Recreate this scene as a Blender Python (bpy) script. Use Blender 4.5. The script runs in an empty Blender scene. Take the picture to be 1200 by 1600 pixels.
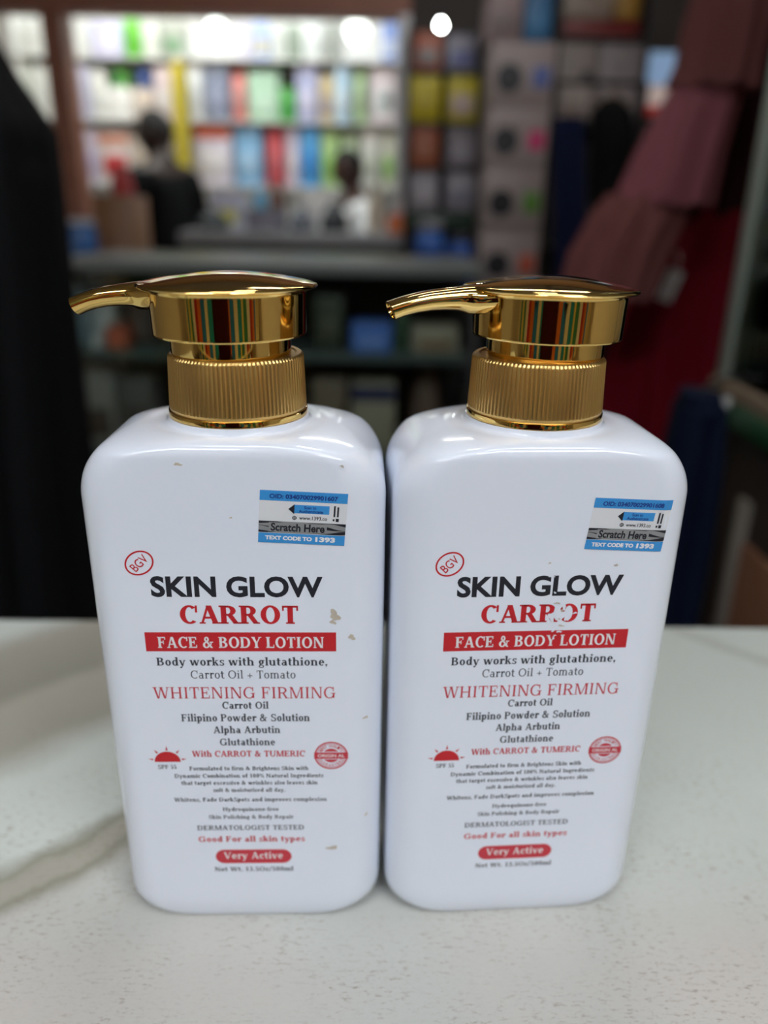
import bpy, bmesh, math, random
from mathutils import Vector, Matrix
random.seed(7)
PI = math.pi
SC = bpy.context.scene
COL = SC.collection

# ------------------------------------------------------------------ camera, world, exposure
CAM_H = 0.2394
TH, RO = math.radians(21.2708), math.radians(1.0295)
_f = Vector((0, math.cos(TH), -math.sin(TH)))
_r0 = Vector((1, 0, 0)); _u0 = _r0.cross(_f)
_r = _r0 * math.cos(RO) + _u0 * math.sin(RO)
_u = _u0 * math.cos(RO) - _r0 * math.sin(RO)
cam_d = bpy.data.cameras.new('camera'); cam = bpy.data.objects.new('camera', cam_d); COL.objects.link(cam)
cam.matrix_world = Matrix(((_r.x, _u.x, -_f.x, 0), (_r.y, _u.y, -_f.y, 0), (_r.z, _u.z, -_f.z, CAM_H), (0, 0, 0, 1)))
cam_d.sensor_fit = 'VERTICAL'; cam_d.sensor_height = 36; cam_d.lens = 27.0
cam_d.clip_start = 0.01; cam_d.clip_end = 60
cam_d.dof.use_dof = True; cam_d.dof.focus_distance = 0.225; cam_d.dof.aperture_fstop = 5.0
SC.camera = cam
SC.view_settings.view_transform = 'Standard'
try: SC.view_settings.look = 'None'
except Exception: pass
SC.view_settings.gamma = 1.0; SC.view_settings.use_curve_mapping = False
SC.view_settings.exposure = 0.0
w = bpy.data.worlds.new('shop_ambient'); SC.world = w; w.use_nodes = True
w.node_tree.nodes['Background'].inputs[0].default_value = (0.85, 0.92, 1, 1)
w.node_tree.nodes['Background'].inputs[1].default_value = 0.25
# strengths of the shop's lamps (ceiling strips over the counter, strips in the lit stall, bulbs)
L_COUNTER, L_AISLE, L_STALL = 17.2, 16.0, 13.0

def at(px, py, D):
    """the point at distance D in front of the counter edge line, seen at a spot of the photo"""
    d = _f + _r * ((px - 600) / 1200) - _u * ((py - 800) / 1200)
    return Vector((0, 0, CAM_H)) + d * (D / d.y)

# ------------------------------------------------------------------ materials
def lin(c):
    o = []
    for v in c[:3]:
        v = v / 255.0
        o.append(v / 12.92 if v <= 0.04045 else ((v + 0.055) / 1.055) ** 2.4)
    return (*o, 1)
MATS = {}
def mat(name, rgb, rough=0.5, metal=0.0, var=0.06, scale=40.0, coat=0.0, emit=0.0, bump=0.0, spec=0.5):
    if name in MATS: return MATS[name]
    m = bpy.data.materials.new(name); m.use_nodes = True; nt = m.node_tree; b = nt.nodes['Principled BSDF']
    c = lin(rgb)
    tc = nt.nodes.new('ShaderNodeTexCoord'); nz = nt.nodes.new('ShaderNodeTexNoise'); nz.inputs['Scale'].default_value = scale
    nz.inputs['Detail'].default_value = 4
    nt.links.new(tc.outputs['Object'], nz.inputs['Vector'])
    mx = nt.nodes.new('ShaderNodeMix'); mx.data_type = 'RGBA'
    mx.inputs[6].default_value = tuple(max(0, v * (1 - var)) for v in c[:3]) + (1,)
    mx.inputs[7].default_value = tuple(min(1, v * (1 + var)) for v in c[:3]) + (1,)
    nt.links.new(nz.outputs['Fac'], mx.inputs[0]); nt.links.new(mx.outputs[2], b.inputs['Base Color'])
    b.inputs['Roughness'].default_value = rough; b.inputs['Metallic'].default_value = metal
    b.inputs['Coat Weight'].default_value = coat; b.inputs['Specular IOR Level'].default_value = spec
    if emit:
        b.inputs['Emission Color'].default_value = c; b.inputs['Emission Strength'].default_value = emit
    if bump:
        bp = nt.nodes.new('ShaderNodeBump'); bp.inputs['Strength'].default_value = bump; bp.inputs['Distance'].default_value = 0.002
        nt.links.new(nz.outputs['Fac'], bp.inputs['Height']); nt.links.new(bp.outputs[0], b.inputs['Normal'])
    MATS[name] = m
    return m
def cmat(rgb, rough=0.45, **k):
    return mat('coat_%d_%d_%d_%d' % (*[int(v) for v in rgb[:3]], int(rough * 100)), rgb, rough, **k)
def glass(name='clear_glass', tint=(0.93, 0.97, 0.95)):
    if name in MATS: return MATS[name]
    m = bpy.data.materials.new(name); m.use_nodes = True; nt = m.node_tree; nt.nodes.clear()
    o = nt.nodes.new('ShaderNodeOutputMaterial'); t = nt.nodes.new('ShaderNodeBsdfTransparent'); g = nt.nodes.new('ShaderNodeBsdfGlossy')
    fr = nt.nodes.new('ShaderNodeFresnel'); mx = nt.nodes.new('ShaderNodeMixShader'); fr.inputs[0].default_value = 1.45
    t.inputs[0].default_value = (*tint, 1); g.inputs[0].default_value = (0.9, 0.95, 0.93, 1); g.inputs[1].default_value = 0.03
    nt.links.new(fr.outputs[0], mx.inputs[0]); nt.links.new(t.outputs[0], mx.inputs[1]); nt.links.new(g.outputs[0], mx.inputs[2])
    nt.links.new(mx.outputs[0], o.inputs[0]); MATS[name] = m
    return m

# ------------------------------------------------------------------ object helpers
def obj(name, bm, m, parent=None, smooth=True, angle=35):
    me = bpy.data.meshes.new(name)
    bmesh.ops.recalc_face_normals(bm, faces=bm.faces)
    bm.to_mesh(me); bm.free()
    if smooth:
        for p in me.polygons: p.use_smooth = True
        try: me.set_sharp_from_angle(angle=math.radians(angle))
        except Exception: pass
    o = bpy.data.objects.new(name, me); COL.objects.link(o)
    for mm in (m if isinstance(m, (list, tuple)) else [m]): me.materials.append(mm)
    if parent: o.parent = parent
    return o
def tag(o, label, cat, group=None, kind=None):
    o['label'] = label; o['category'] = cat
    if group: o['group'] = group
    if kind: o['kind'] = kind
    return o
def thing(name, label, cat, loc=(0, 0, 0), rz=0.0, group=None):
    o = bpy.data.objects.new(name, None); COL.objects.link(o); o.location = loc; o.rotation_euler = (0, 0, rz)
    o.empty_display_size = 0.02
    return tag(o, label, cat, group)
def struct(name, bm, m, smooth=False, parent=None):
    o = obj(name, bm, m, parent, smooth); o['kind'] = 'structure'
    return o
def copy_tree(o, parent=None):
    c = o.copy(); COL.objects.link(c); c.parent = parent
    for ch in [x for x in COL.objects if x.parent == o]: copy_tree(ch, c)
    return c
def bevel(bm, edges, w, seg=2):
    bmesh.ops.bevel(bm, geom=edges, offset=w, segments=seg, profile=0.5, affect='EDGES', clamp_overlap=True)
def box(bm, x0, x1, y0, y1, z0, z1, bv=0.0, seg=2, M=None):
    t = bmesh.new()
    v = [t.verts.new((x, y, z)) for x in (x0, x1) for y in (y0, y1) for z in (z0, z1)]
    for q in ((0, 1, 3, 2), (4, 6, 7, 5), (0, 4, 5, 1), (2, 3, 7, 6), (0, 2, 6, 4), (1, 5, 7, 3)): t.faces.new([v[i] for i in q])
    if bv: bevel(t, t.edges[:], bv, seg)
    merge(bm, t, M)
def merge(bm, t, M=None):
    mp = {}
    for v in t.verts: mp[v] = bm.verts.new(M @ v.co if M else v.co)
    for fc in t.faces:
        try:
            n = bm.faces.new([mp[v] for v in fc.verts]); n.material_index = fc.material_index
        except ValueError: pass
    t.free()
def lathe(bm, prof, n=48, c=(0, 0, 0), cap=True, ribs=None):
    """prof: (radius, z) from bottom to top"""
    rings = []
    for (r, z) in prof:
        rr = []
        for i in range(n):
            a = 2 * PI * i / n
            k = r if ribs is None else r + ribs(i, z)
            rr.append(bm.verts.new((c[0] + k * math.cos(a), c[1] + k * math.sin(a), c[2] + z)))
        rings.append(rr)
    for a, b in zip(rings, rings[1:]):
        for i in range(n): bm.faces.new((a[i], a[(i + 1) % n], b[(i + 1) % n], b[i]))
    if cap:
        bm.faces.new(rings[0][::-1]); bm.faces.new(rings[-1])
def loft(bm, rings, cap=True):
    rs = [[bm.verts.new(p) for p in r] for r in rings]
    n = len(rs[0])
    for a, b in zip(rs, rs[1:]):
        for i in range(n): bm.faces.new((a[i], a[(i + 1) % n], b[(i + 1) % n], b[i]))
    if cap:
        bm.faces.new(rs[0][::-1]); bm.faces.new(rs[-1])
def tube(bm, pts, r, n=10):
    pts = [Vector(p) for p in pts]; rings = []
    for i, p in enumerate(pts):
        d = (pts[min(i + 1, len(pts) - 1)] - pts[max(i - 1, 0)]).normalized()
        a = d.orthogonal().normalized()
        if i and rings:
            a = prev - d * prev.dot(d); a.normalize()
        prev = a; b = d.cross(a)
        rr = r[i] if isinstance(r, (list, tuple)) else r
        rings.append([p + (a * math.cos(2 * PI * k / n) + b * math.sin(2 * PI * k / n)) * rr for k in range(n)])
    loft(bm, rings)

# ------------------------------------------------------------------ lettering: a slab-serif face drawn with strokes (cap height 1)
def _rect(P, x0, y0, x1, y1): P.append([(x0, y0), (x1, y0), (x1, y1), (x0, y1)])
def glyph(ch, S, t):
    P = []; s = max(0.055, t * 0.75); o = 0.085
    R = lambda a, b, c, d: _rect(P, a, b, c, d)
    def V(x, y0, y1, ser='tb', wd=None):
        h = (wd or S) / 2; R(x - h, y0, x + h, y1)
        if 'b' in ser: R(x - h - o, y0, x + h + o, y0 + s)
        if 't' in ser: R(x - h - o, y1 - s, x + h + o, y1)
        if 'l' in ser: P.append([(x - h - o, y1 - s * 1.4), (x, y1 - s * 1.6), (x, y1), (x - h - o, y1 - s * 0.5)])
    def D(x0, y0, x1, y1, wd): P.append([(x0 - wd / 2, y0), (x0 + wd / 2, y0), (x1 + wd / 2, y1), (x1 - wd / 2, y1)])
    def A(cx, cy, rx, ry, a0, a1, wx=None, wy=None):
        wx = S if wx is None else wx; wy = t if wy is None else wy
        n = max(4, int(abs(a1 - a0) / 15)); pr = None
        for i in range(n + 1):
            a = math.radians(a0 + (a1 - a0) * i / n); c, q = math.cos(a), math.sin(a)
            cur = ((cx + rx * c, cy + ry * q), (cx + (rx - wx) * c, cy + (ry - wy) * q))
            if pr: P.append([pr[0], cur[0], cur[1], pr[1]])
            pr = cur
    def dot(x, y, r): P.append([(x + r * math.cos(k * PI / 5), y + r * math.sin(k * PI / 5)) for k in range(10)])
    x = 0.70; w = 0.6
    if ch == ' ': return 0.36, P
    if ch == 'A':
        D(.15, 0, .47, 1, t * 1.1); D(.82, 0, .50, 1, S); R(.26, .28, .7, .28 + t); R(.02, 0, .32, s); R(.64, 0, 1.0, s); w = 1.0
    elif ch == 'B':
        V(.2, 0, 1); R(.2, 1 - t, .44, 1); R(.2, .48, .46, .48 + t); R(.2, 0, .46, t); A(.42, .75, .33, .25, -90, 90); A(.44, .28, .38, .28, -90, 90); w = .88
    elif ch == 'C':
        A(.52, .5, .47, .52, 48, 312); R(.80, .62, .80 + s * 1.3, 1.0); w = .94
    elif ch == 'D':
        V(.2, 0, 1); R(.2, 1 - t, .45, 1); R(.2, 0, .45, t); A(.45, .5, .5, .5, -90, 90); w = 1.02
    elif ch in 'EF':
        V(.2, 0, 1); R(.2, 1 - t, .74, 1); R(.2, .46, .58, .46 + t); R(.74 - s, .74, .74, 1); R(.58 - s, .34, .58, .68)
        if ch == 'E': R(.2, 0, .78, t); R(.78 - s, 0, .78, .28); w = .86
        else: w = .80
    elif ch == 'G':
        A(.52, .5, .47, .52, 48, 325); R(.80, .64, .80 + s * 1.3, 1.0); V(.86, .04, .46, ''); R(.64, .42, 1.02, .42 + s); w = 1.08
    elif ch == 'H':
        V(.2, 0, 1); V(.84, 0, 1); R(.2, .46, .84, .46 + t); w = 1.06
    elif ch == 'I': V(.23, 0, 1); w = .46
    elif ch == 'K': V(.2, 0, 1); D(.32, .42, .74, 1, t * 1.2); D(.82, 0, .42, .6, S * 1.1); R(.66, 0, 1, s); R(.6, 1 - s, .9, 1); w = 1.0
    elif ch == 'L': V(.2, 0, 1); R(.2, 0, .76, t); R(.76 - s, 0, .76, .3); w = .80
    elif ch == 'M':
        V(.17, 0, 1, 'tb', t * 1.1); V(1.06, 0, 1); D(.22, 1, .60, 0, S * .9); D(1.0, 1, .62, 0, t); w = 1.26
    elif ch == 'N':
        V(.17, 0, 1, 'tb', t * 1.1); V(.86, 0, 1, 't', t * 1.1); D(.22, 1, .82, 0, S * 1.05); w = 1.04
    elif ch == 'O': A(.52, .5, .48, .52, 0, 360); w = 1.04
    elif ch in 'PR':
        V(.2, 0, 1); R(.2, 1 - t, .44, 1); R(.2, .44, .46, .44 + t); A(.42, .72, .38, .28, -90, 90)
        if ch == 'R': D(.80, 0, .5, .48, S); R(.66, 0, .98, s); w = .96
        else: w = .84
    elif ch == 'S':
        A(.39, .745, .33, .275, 35, 270, S * .85, t); A(.39, .26, .36, .28, -145, 90, S * .85, t); R(.62, .68, .62 + s, 1); R(.06, 0, .06 + s, .32); w = .78
    elif ch == 'T':
        V(.43, 0, 1, 'b'); R(.04, 1 - t, .82, 1); R(.04, .72, .04 + s, 1); R(.82 - s, .72, .82, 1); w = .86
    elif ch == 'U':
        V(.2, .32, 1, 't'); V(.84, .32, 1, 't', t * 1.1); A(.495, .34, .395, .36, -180, 0, t * 1.4, t); w = 1.02
    elif ch == 'V':
        D(.16, 1, .49, 0, S); D(.82, 1, .51, 0, t); R(.0, 1 - s, .36, 1); R(.68, 1 - s, .98, 1); w = .96
    elif ch == 'W':
        D(.16, 1, .42, 0, S); D(.68, 1, .45, 0, t); D(.70, 1, .98, 0, S); D(1.24, 1, 1.0, 0, t); R(.0, 1 - s, .36, 1); R(1.1, 1 - s, 1.4, 1); R(.54, 1 - s, .86, 1); w = 1.38
    elif ch == 'Y':
        D(.16, 1, .45, .42, S); D(.80, 1, .49, .42, t); V(.46, 0, .46, 'b'); R(.0, 1 - s, .34, 1); R(.66, 1 - s, .94, 1); w = .92
    elif ch == 'a':
        A(.30, .21, .25, .225, 0, 360, S * .85, t); V(.50, 0, .46, ''); A(.33, .46, .17 + S / 2, .25, 0, 150, S, t); R(.5, 0, .68, s); w = .70
    elif ch == 'b': V(.17, 0, 1.06, 'l'); A(.38, .35, .30, .37, 0, 360); w = .74
    elif ch == 'c': A(.35, .35, .31, .37, 45, 315); dot(.54, .53, S * .42); w = .62
    elif ch == 'd': V(.56, 0, 1.06, 'l'); A(.35, .35, .30, .37, 0, 360); R(.56, 0, .74, s); w = .76
    elif ch == 'e': A(.35, .35, .31, .37, 0, 318); R(.1, .32, .64, .32 + t); w = .68
    elif ch == 'f': V(.21, 0, .84, 'b'); A(.21 + .2 - S / 2 + .04, .82, .24, .26, 50, 180, S, t); R(.02, x - t, .46, x); w = .46
    elif ch == 'g':
        A(.33, .43, .27, .29, 0, 360); A(.33, -.1, .30, .2, 0, 360, t * 1.3, t); R(.46, .6, .70, .6 + t * .9); R(.12, .06, .3, .17); w = .70
    elif ch in 'hn':
        V(.18, 0, 1.06 if ch == 'h' else x, 'bl'); V(.60, 0, .46, 'b'); A(.18 + (.42 + S) / 2 - S / 2, .44, (.42 + S) / 2, .28, 0, 165, S, t); w = .80
    elif ch == 'i': V(.19, 0, x, 'bl'); dot(.19, .93, S * .58); w = .38
    elif ch == 'k': V(.17, 0, 1.06, 'bl'); D(.26, .30, .54, x, t * 1.2); D(.62, 0, .36, .44, S); R(.44, 0, .76, s); R(.4, x - s, .7, x); w = .74
    elif ch == 'l': V(.19, 0, 1.06, 'bl'); w = .38
    elif ch == 'm':
        V(.18, 0, x, 'bl'); V(.58, 0, .46, 'b'); V(.98, 0, .46, 'b')
        for q in (.18, .58): A(q + .2, .44, .2 + S / 2, .28, 0, 165, S, t)
        w = 1.18
    elif ch == 'o': A(.35, .35, .31, .37, 0, 360); w = .70
    elif ch == 'p': V(.17, -.3, x, 'bl'); A(.38, .35, .30, .37, 0, 360); w = .74
    elif ch == 'q': V(.56, -.3, x, 'b'); A(.35, .35, .30, .37, 0, 360); w = .74
    elif ch == 'r': V(.19, 0, x, 'bl'); A(.42, .42, .23 + S / 4, .29, 55, 170, S, t * 1.3); dot(.50, .58, S * .5); w = .56
    elif ch == 's':
        A(.29, .52, .23, .195, 35, 270, S * .75, t); A(.29, .185, .25, .2, -145, 90, S * .75, t); R(.45, .48, .45 + s, x); R(.05, 0, .05 + s, .22); w = .56
    elif ch == 't': V(.2, .16, .92, ''); R(.02, x - t, .44, x); A(.2 + .2 - S / 2 + .02, .2, .22, .21, 180, 310, S, t); w = .47
    elif ch == 'u': V(.17, .2, x, 'l'); V(.59, 0, x, 'l'); A(.38, .26, .21 + S / 2, .28, -180, -15, S, t); R(.59, 0, .77, s); w = .80
    elif ch in 'vy':
        D(.13, x, .36, 0, S); D(.60, x, .38, 0, t * 1.1); R(.0, x - s, .28, x); R(.48, x - s, .73, x); w = .72
        if ch == 'y': D(.37, 0, .24, -.28, t * 1.1); dot(.18, -.23, S * .5)
    elif ch == 'w':
        D(.13, x, .32, 0, S); D(.52, x, .35, 0, t); D(.54, x, .73, 0, S); D(.96, x, .76, 0, t); R(.0, x - s, .28, x); R(.84, x - s, 1.08, x); w = 1.06
    elif ch == 'x': D(.13, x, .55, 0, S); D(.54, x, .14, 0, t); R(.0, x - s, .28, x); R(.42, x - s, .66, x); R(.02, 0, .26, s); R(.42, 0, .70, s); w = .70
    elif ch == 'z': R(.05, x - t, .54, x); R(.05, 0, .56, t); D(.12, t, .46, x - t, S); R(.05, .48, .05 + s, x); R(.56 - s, 0, .56, .22); w = .60
    elif ch == '0': A(.35, .5, .31, .52, 0, 360); w = .70
    elif ch == '1': V(.34, 0, 1, 'b'); P.append([(.1, .78), (.34, .86), (.34, 1), (.1, .86)]); w = .64
    elif ch == '3': A(.32, .75, .28, .26, -90, 150, S, t); A(.32, .27, .31, .29, -150, 90, S, t); w = .68
    elif ch == '5': R(.12, .52, .12 + t, 1); R(.12, 1 - t, .58, 1); A(.32, .31, .31, .33, -150, 120, S, t); w = .68
    elif ch == '&':
        A(.40, .77, .22, .25, 0, 360, S * .7, t); A(.36, .27, .33, .29, 60, 350, S * .9, t); D(.86, 0, .32, .68, S * .9); A(.6, .5, .26, .5, -70, 0, t, t); R(.66, .48, 1.0, .48 + s); w = 1.06
    elif ch == '+': R(.06, .34 - t / 2, .66, .34 + t / 2); R(.36 - t / 2, .06, .36 + t / 2, .64); w = .72
    elif ch == '.': dot(.16, .09, max(.09, S * .55)); w = .32
    elif ch == ',': dot(.16, .09, max(.09, S * .55)); P.append([(.14, .06), (.25, .08), (.16, -.18), (.08, -.16)]); w = .34
    elif ch == '-': R(.05, .28, .36, .28 + t * 1.2); w = .42
    elif ch == '/': D(.06, -.1, .44, 1.08, t * 1.2); w = .50
    elif ch == '%':
        A(.22, .75, .18, .25, 0, 360, S * .6, t); A(.78, .25, .18, .25, 0, 360, S * .6, t); D(.26, 0, .74, 1, t); w = 1.0
    return w, P

SURF = None                     # (x, z) on the label -> 3-D point on the bottle's front, set below
def letters(bm, s, x0, x1, z0, cap, S=0.21, t=0.095, lift=0.06, gap=0.04, mi=0):
    adv = 0; polys = []
    for ch in s:
        wd, P = glyph(ch, S, t)
        for q in P: polys.append([(adv + a, b) for a, b in q])
        adv += wd + gap
    adv -= gap; k = (x1 - x0) / adv
    for q in polys:
        fc = bm.faces.new([bm.verts.new(SURF(x0 + a * k, z0 + b * cap, lift)) for a, b in q]); fc.material_index = mi
def sans(bm, s, x0, x1, z0, z1, bold=0.0, lift=0.06, rot=0.0, space=1.0, mi=0, pos=None):
    """upright sans lettering from Blender's built-in face fitted into a rectangle (rot turns it about the rectangle's middle)"""
    cu = bpy.data.curves.new('lettering', 'FONT'); cu.body = s; cu.offset = bold; cu.space_character = space; cu.resolution_u = 4
    tmp = bpy.data.objects.new('lettering', cu); COL.objects.link(tmp)
    bpy.context.view_layer.update()
    me = tmp.evaluated_get(bpy.context.evaluated_depsgraph_get()).to_mesh()
    xs = [v.co.x for v in me.vertices]; ys = [v.co.y for v in me.vertices]
    ax, bx, ay, by = min(xs), max(xs), min(ys), max(ys); cx, cz = (x0 + x1) / 2, (z0 + z1) / 2
    vs = []
    for v in me.vertices:
        X = x0 + (v.co.x - ax) / (bx - ax) * (x1 - x0) - cx; Z = z0 + (v.co.y - ay) / (by - ay) * (z1 - z0) - cz
        X, Z = X * math.cos(rot) - Z * math.sin(rot) + cx, X * math.sin(rot) + Z * math.cos(rot) + cz
        vs.append(bm.verts.new((pos or SURF)(X, Z, lift)))
    for p in me.polygons:
        try:
            fc = bm.faces.new([vs[i] for i in p.vertices]); fc.material_index = mi
        except ValueError: pass
    bpy.data.objects.remove(tmp); bpy.data.curves.remove(cu)
def patch(bm, pts, lift=0.06, mi=0):
    fc = bm.faces.new([bm.verts.new(SURF(a, b, lift)) for a, b in pts]); fc.material_index = mi
def ellipse_pts(cx, cz, rx, rz, n=40, rot=0.0, a0=0, a1=2 * PI, closed=True):
    r = []
    for i in range(n if closed else n + 1):
        a = a0 + (a1 - a0) * i / n; x, z = rx * math.cos(a), rz * math.sin(a)
        r.append((cx + x * math.cos(rot) - z * math.sin(rot), cz + x * math.sin(rot) + z * math.cos(rot)))
    return r
def ring(bm, cx, cz, rx, rz, wd, n=48, rot=0.0, lift=0.06):
    o = ellipse_pts(cx, cz, rx, rz, n, rot); i_ = ellipse_pts(cx, cz, rx - wd, rz - wd, n, rot)
    for k in range(n): patch(bm, [o[k], o[(k + 1) % n], i_[(k + 1) % n], i_[k]], lift)

# ------------------------------------------------------------------ the setting
FLOOR, CEIL = -0.95, 1.85
def marble():
    m = bpy.data.materials.new('marble_laminate'); m.use_nodes = True; nt = m.node_tree; N = nt.nodes; L = nt.links; b = N['Principled BSDF']
    tc = N.new('ShaderNodeTexCoord'); sp = N.new('ShaderNodeSeparateXYZ'); L.new(tc.outputs['Object'], sp.inputs[0])
    def math_(op, a, b_=None):
        n = N.new('ShaderNodeMath'); n.operation = op
        for i, v in enumerate((a, b_)):
            if v is None: continue
            if isinstance(v, (int, float)): n.inputs[i].default_value = v
            else: L.new(v, n.inputs[i])
        return n.outputs[0]
    def noise(scale, detail=5, rough=0.6, mp=None, dist=0.0):
        n = N.new('ShaderNodeTexNoise'); n.inputs['Scale'].default_value = scale; n.inputs['Detail'].default_value = detail
        n.inputs['Roughness'].default_value = rough; n.inputs['Distortion'].default_value = dist
        if mp:
            q = N.new('ShaderNodeMapping'); q.inputs['Scale'].default_value = mp; L.new(tc.outputs['Object'], q.inputs[0]); L.new(q.outputs[0], n.inputs['Vector'])
        else: L.new(tc.outputs['Object'], n.inputs['Vector'])
        return n.outputs['Fac']
    def ramp(fac, stops):
        n = N.new('ShaderNodeValToRGB'); e = n.color_ramp.elements
        while len(e) < len(stops): e.new(0.5)
        for el, (p, c) in zip(e, stops): el.position = p; el.color = lin(c) if len(c) == 3 else c
        L.new(fac, n.inputs[0]); return n.outputs[0]
    def mixc(fac, a, b_, mode='MIX'):
        n = N.new('ShaderNodeMix'); n.data_type = 'RGBA'; n.blend_type = mode
        if isinstance(fac, (int, float)): n.inputs[0].default_value = fac
        else: L.new(fac, n.inputs[0])
        for i, v in ((6, a), (7, b_)):
            if isinstance(v, tuple): n.inputs[i].default_value = v
            else: L.new(v, n.inputs[i])
        return n.outputs[2]
    wob = math_('MULTIPLY', math_('SUBTRACT', noise(11, 6, 0.60), 0.5), 0.055)
    q = math_('ADD', math_('SUBTRACT', sp.outputs[1], sp.outputs[0]), wob)
    pale, taupe, dark, warm = (214, 219, 212), (176, 172, 159), (150, 148, 132), (199, 195, 188)
    veins = ramp(q, [(0.0, warm), (0.335, warm), (0.347, dark), (0.352, taupe), (0.362, taupe), (0.368, (152, 151, 135)), (0.378, pale), (0.440, (212, 217, 210)),
                     (0.475, (168, 165, 151)), (0.520, (180, 176, 163)), (0.535, (156, 153, 139)), (0.600, (174, 170, 157)), (0.625, (214, 219, 212))])
    cloud = ramp(noise(9, 4, 0.5), [(0.35, (200, 195, 188)), (0.65, (192, 194, 188))])
    far = ramp(math_('ADD', sp.outputs[1], math_('MULTIPLY', math_('SUBTRACT', noise(20, 4), 0.5), 0.08)), [(0.19, (0, 0, 0, 1)), (0.27, (1, 1, 1, 1))])
    ground = mixc(far, cloud, lin((206, 211, 204)))
    isv = ramp(q, [(0.330, (0, 0, 0, 1)), (0.345, (1, 1, 1, 1))])
    c = mixc(isv, ground, veins)
    sx = math_('ADD', math_('ADD', sp.outputs[0], sp.outputs[1]), math_('MULTIPLY', wob, 0.9))
    thin = ramp(sx, [(0.597, (0, 0, 0, 1)), (0.608, (0.6, 0.6, 0.6, 1)), (0.622, (0, 0, 0, 1))])
    c = mixc(thin, c, lin((168, 168, 156)))
    dash = ramp(noise(1, 3, 0.75, (260, 820, 1)), [(0.55, (0, 0, 0, 1)), (0.66, (1, 1, 1, 1))])
    where = ramp(noise(26, 3, 0.6), [(0.38, (0, 0, 0, 1)), (0.60, (0.85, 0.75, 0.75, 1))])
    near = ramp(sp.outputs[1], [(0.24, (1, 1, 1, 1)), (0.36, (0.25, 0.25, 0.25, 1))])
    fac = mixc(1.0, mixc(1.0, dash, where, 'MULTIPLY'), near, 'MULTIPLY')
    c = mixc(fac, c, lin((140, 122, 106)))
    pores = ramp(noise(1, 4, 0.8, (420, 900, 1)), [(0.50, (1, 1, 1, 1)), (0.85, (0.80, 0.79, 0.77, 1))])
    c = mixc(0.6, c, pores, 'MULTIPLY')
    L.new(c, b.inputs['Base Color']); b.inputs['Roughness'].default_value = 0.38; b.inputs['Specular IOR Level'].default_value = 0.35
    return m
MARBLE = marble()
def B(x0, x1, y0, y1, z0, z1, bv=0.0, seg=2):
    bm = bmesh.new(); box(bm, x0, x1, y0, y1, z0, z1, bv, seg); return bm
struct('floor', B(-4, 3, -2.8, 5.6, FLOOR - 0.05, FLOOR), mat('brown_floor_tile', (92, 74, 62), 0.35, scale=3, var=.15))
struct('ceiling', B(-4, 3, -2.8, 5.6, CEIL, CEIL + 0.05), mat('ceiling_paint', (200, 198, 192), 0.8))
struct('wall_back', B(-4, 3, 5.4, 5.6, FLOOR, CEIL), mat('stall_wall_paint', (226, 226, 222), 0.7))
struct('wall_left', B(-4.1, -4, -2.8, 5.6, FLOOR, CEIL), mat('side_wall_paint', (214, 202, 180), 0.8))
struct('wall_right', B(3, 3.1, -2.8, 5.6, FLOOR, CEIL), mat('side_wall_paint', (214, 202, 180), 0.8))
struct('wall_front', B(-4, 3, -2.9, -2.8, FLOOR, CEIL), mat('front_wall_paint', (206, 180, 140), 0.8))
DARKWALL = mat('partition_paint', (66, 60, 58), 0.7)
PX0 = at(637, 200, 3.9).x
struct('wall_partition', B(PX0, 3, 3.92, 4.0, FLOOR, CEIL), DARKWALL)
zl = at(340, 24, 3.9).z
WOOD = mat('red_brown_wood', (150, 100, 82), 0.5, scale=12, var=.18)
struct('trim_1', B(-4, PX0, 3.84, 3.98, zl, zl + 0.30), WOOD)
xp = at(88, 150, 3.9).x; xq = at(119, 150, 3.9).x
struct('trim_2', B(xp, xq, 3.82, 3.96, FLOOR, zl), WOOD)
xw = at(621, 200, 3.9).x
struct('trim_3', B(xw, PX0, 3.82, 3.98, FLOOR, zl), mat('white_post_paint', (226, 228, 235), 0.5))
struct('wall_over_stall', B(-4, PX0, 3.90, 3.96, zl + 0.30, CEIL), mat('over_stall_paint', (186, 150, 112), 0.7))
struct('wall_added_reflector', B(PX0, 3, 3.86, 3.92, 1.22, CEIL), mat('over_stall_paint', (186, 150, 112), 0.7))  # unseen panel added over the dark partition to brighten reflections in the gold discs
# lamps ---------------------------------------------------------------
def strip(x, y, z, lx, ly, power, name, label, col=(255, 250, 244), group=None):
    t = thing(name, label, 'lamp', (x, y, z), 0, group)
    bm = bmesh.new(); box(bm, -lx / 2 - .02, lx / 2 + .02, -ly / 2 - .02, ly / 2 + .02, 0, .035, .006)
    obj('lamp_housing', bm, mat('lamp_housing_white', (225, 225, 225), 0.5), t)
    bm = bmesh.new(); box(bm, -lx / 2, lx / 2, -ly / 2, ly / 2, -.012, .002, .004)
    obj('lamp_diffuser', bm, mat('diffuser_%d_%s' % (round(power * 10), name), col, 0.6, emit=power, var=0.0), t)
    return t
for i, (x, y, lx, ly, k) in enumerate(((-1.05, -1.3, 1.4, .20, 1.75), (1.05, -1.3, 1.4, .20, 2.0), (0.25, -0.45, 1.3, .14, 1.0), (0.1, 0.75, .34, .10, 2.0))):
    strip(x, y, CEIL - .035, lx, ly, L_COUNTER * k, 'ceiling_light', 'white ceiling strip light over the shop counter', (244, 249, 255), 'ceiling strips over the counter')
strip(0.3, 2.5, CEIL - .035, 1.2, .12, L_AISLE, 'ceiling_light', 'white ceiling strip light over the aisle before the lit stall')
for x in (-1.55, -0.45):
    strip(x, 4.35, CEIL - .035, .9, .5, L_STALL, 'ceiling_light', 'bright ceiling panel inside the lit stall', (244, 252, 250), 'ceiling panels in the lit stall')
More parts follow.
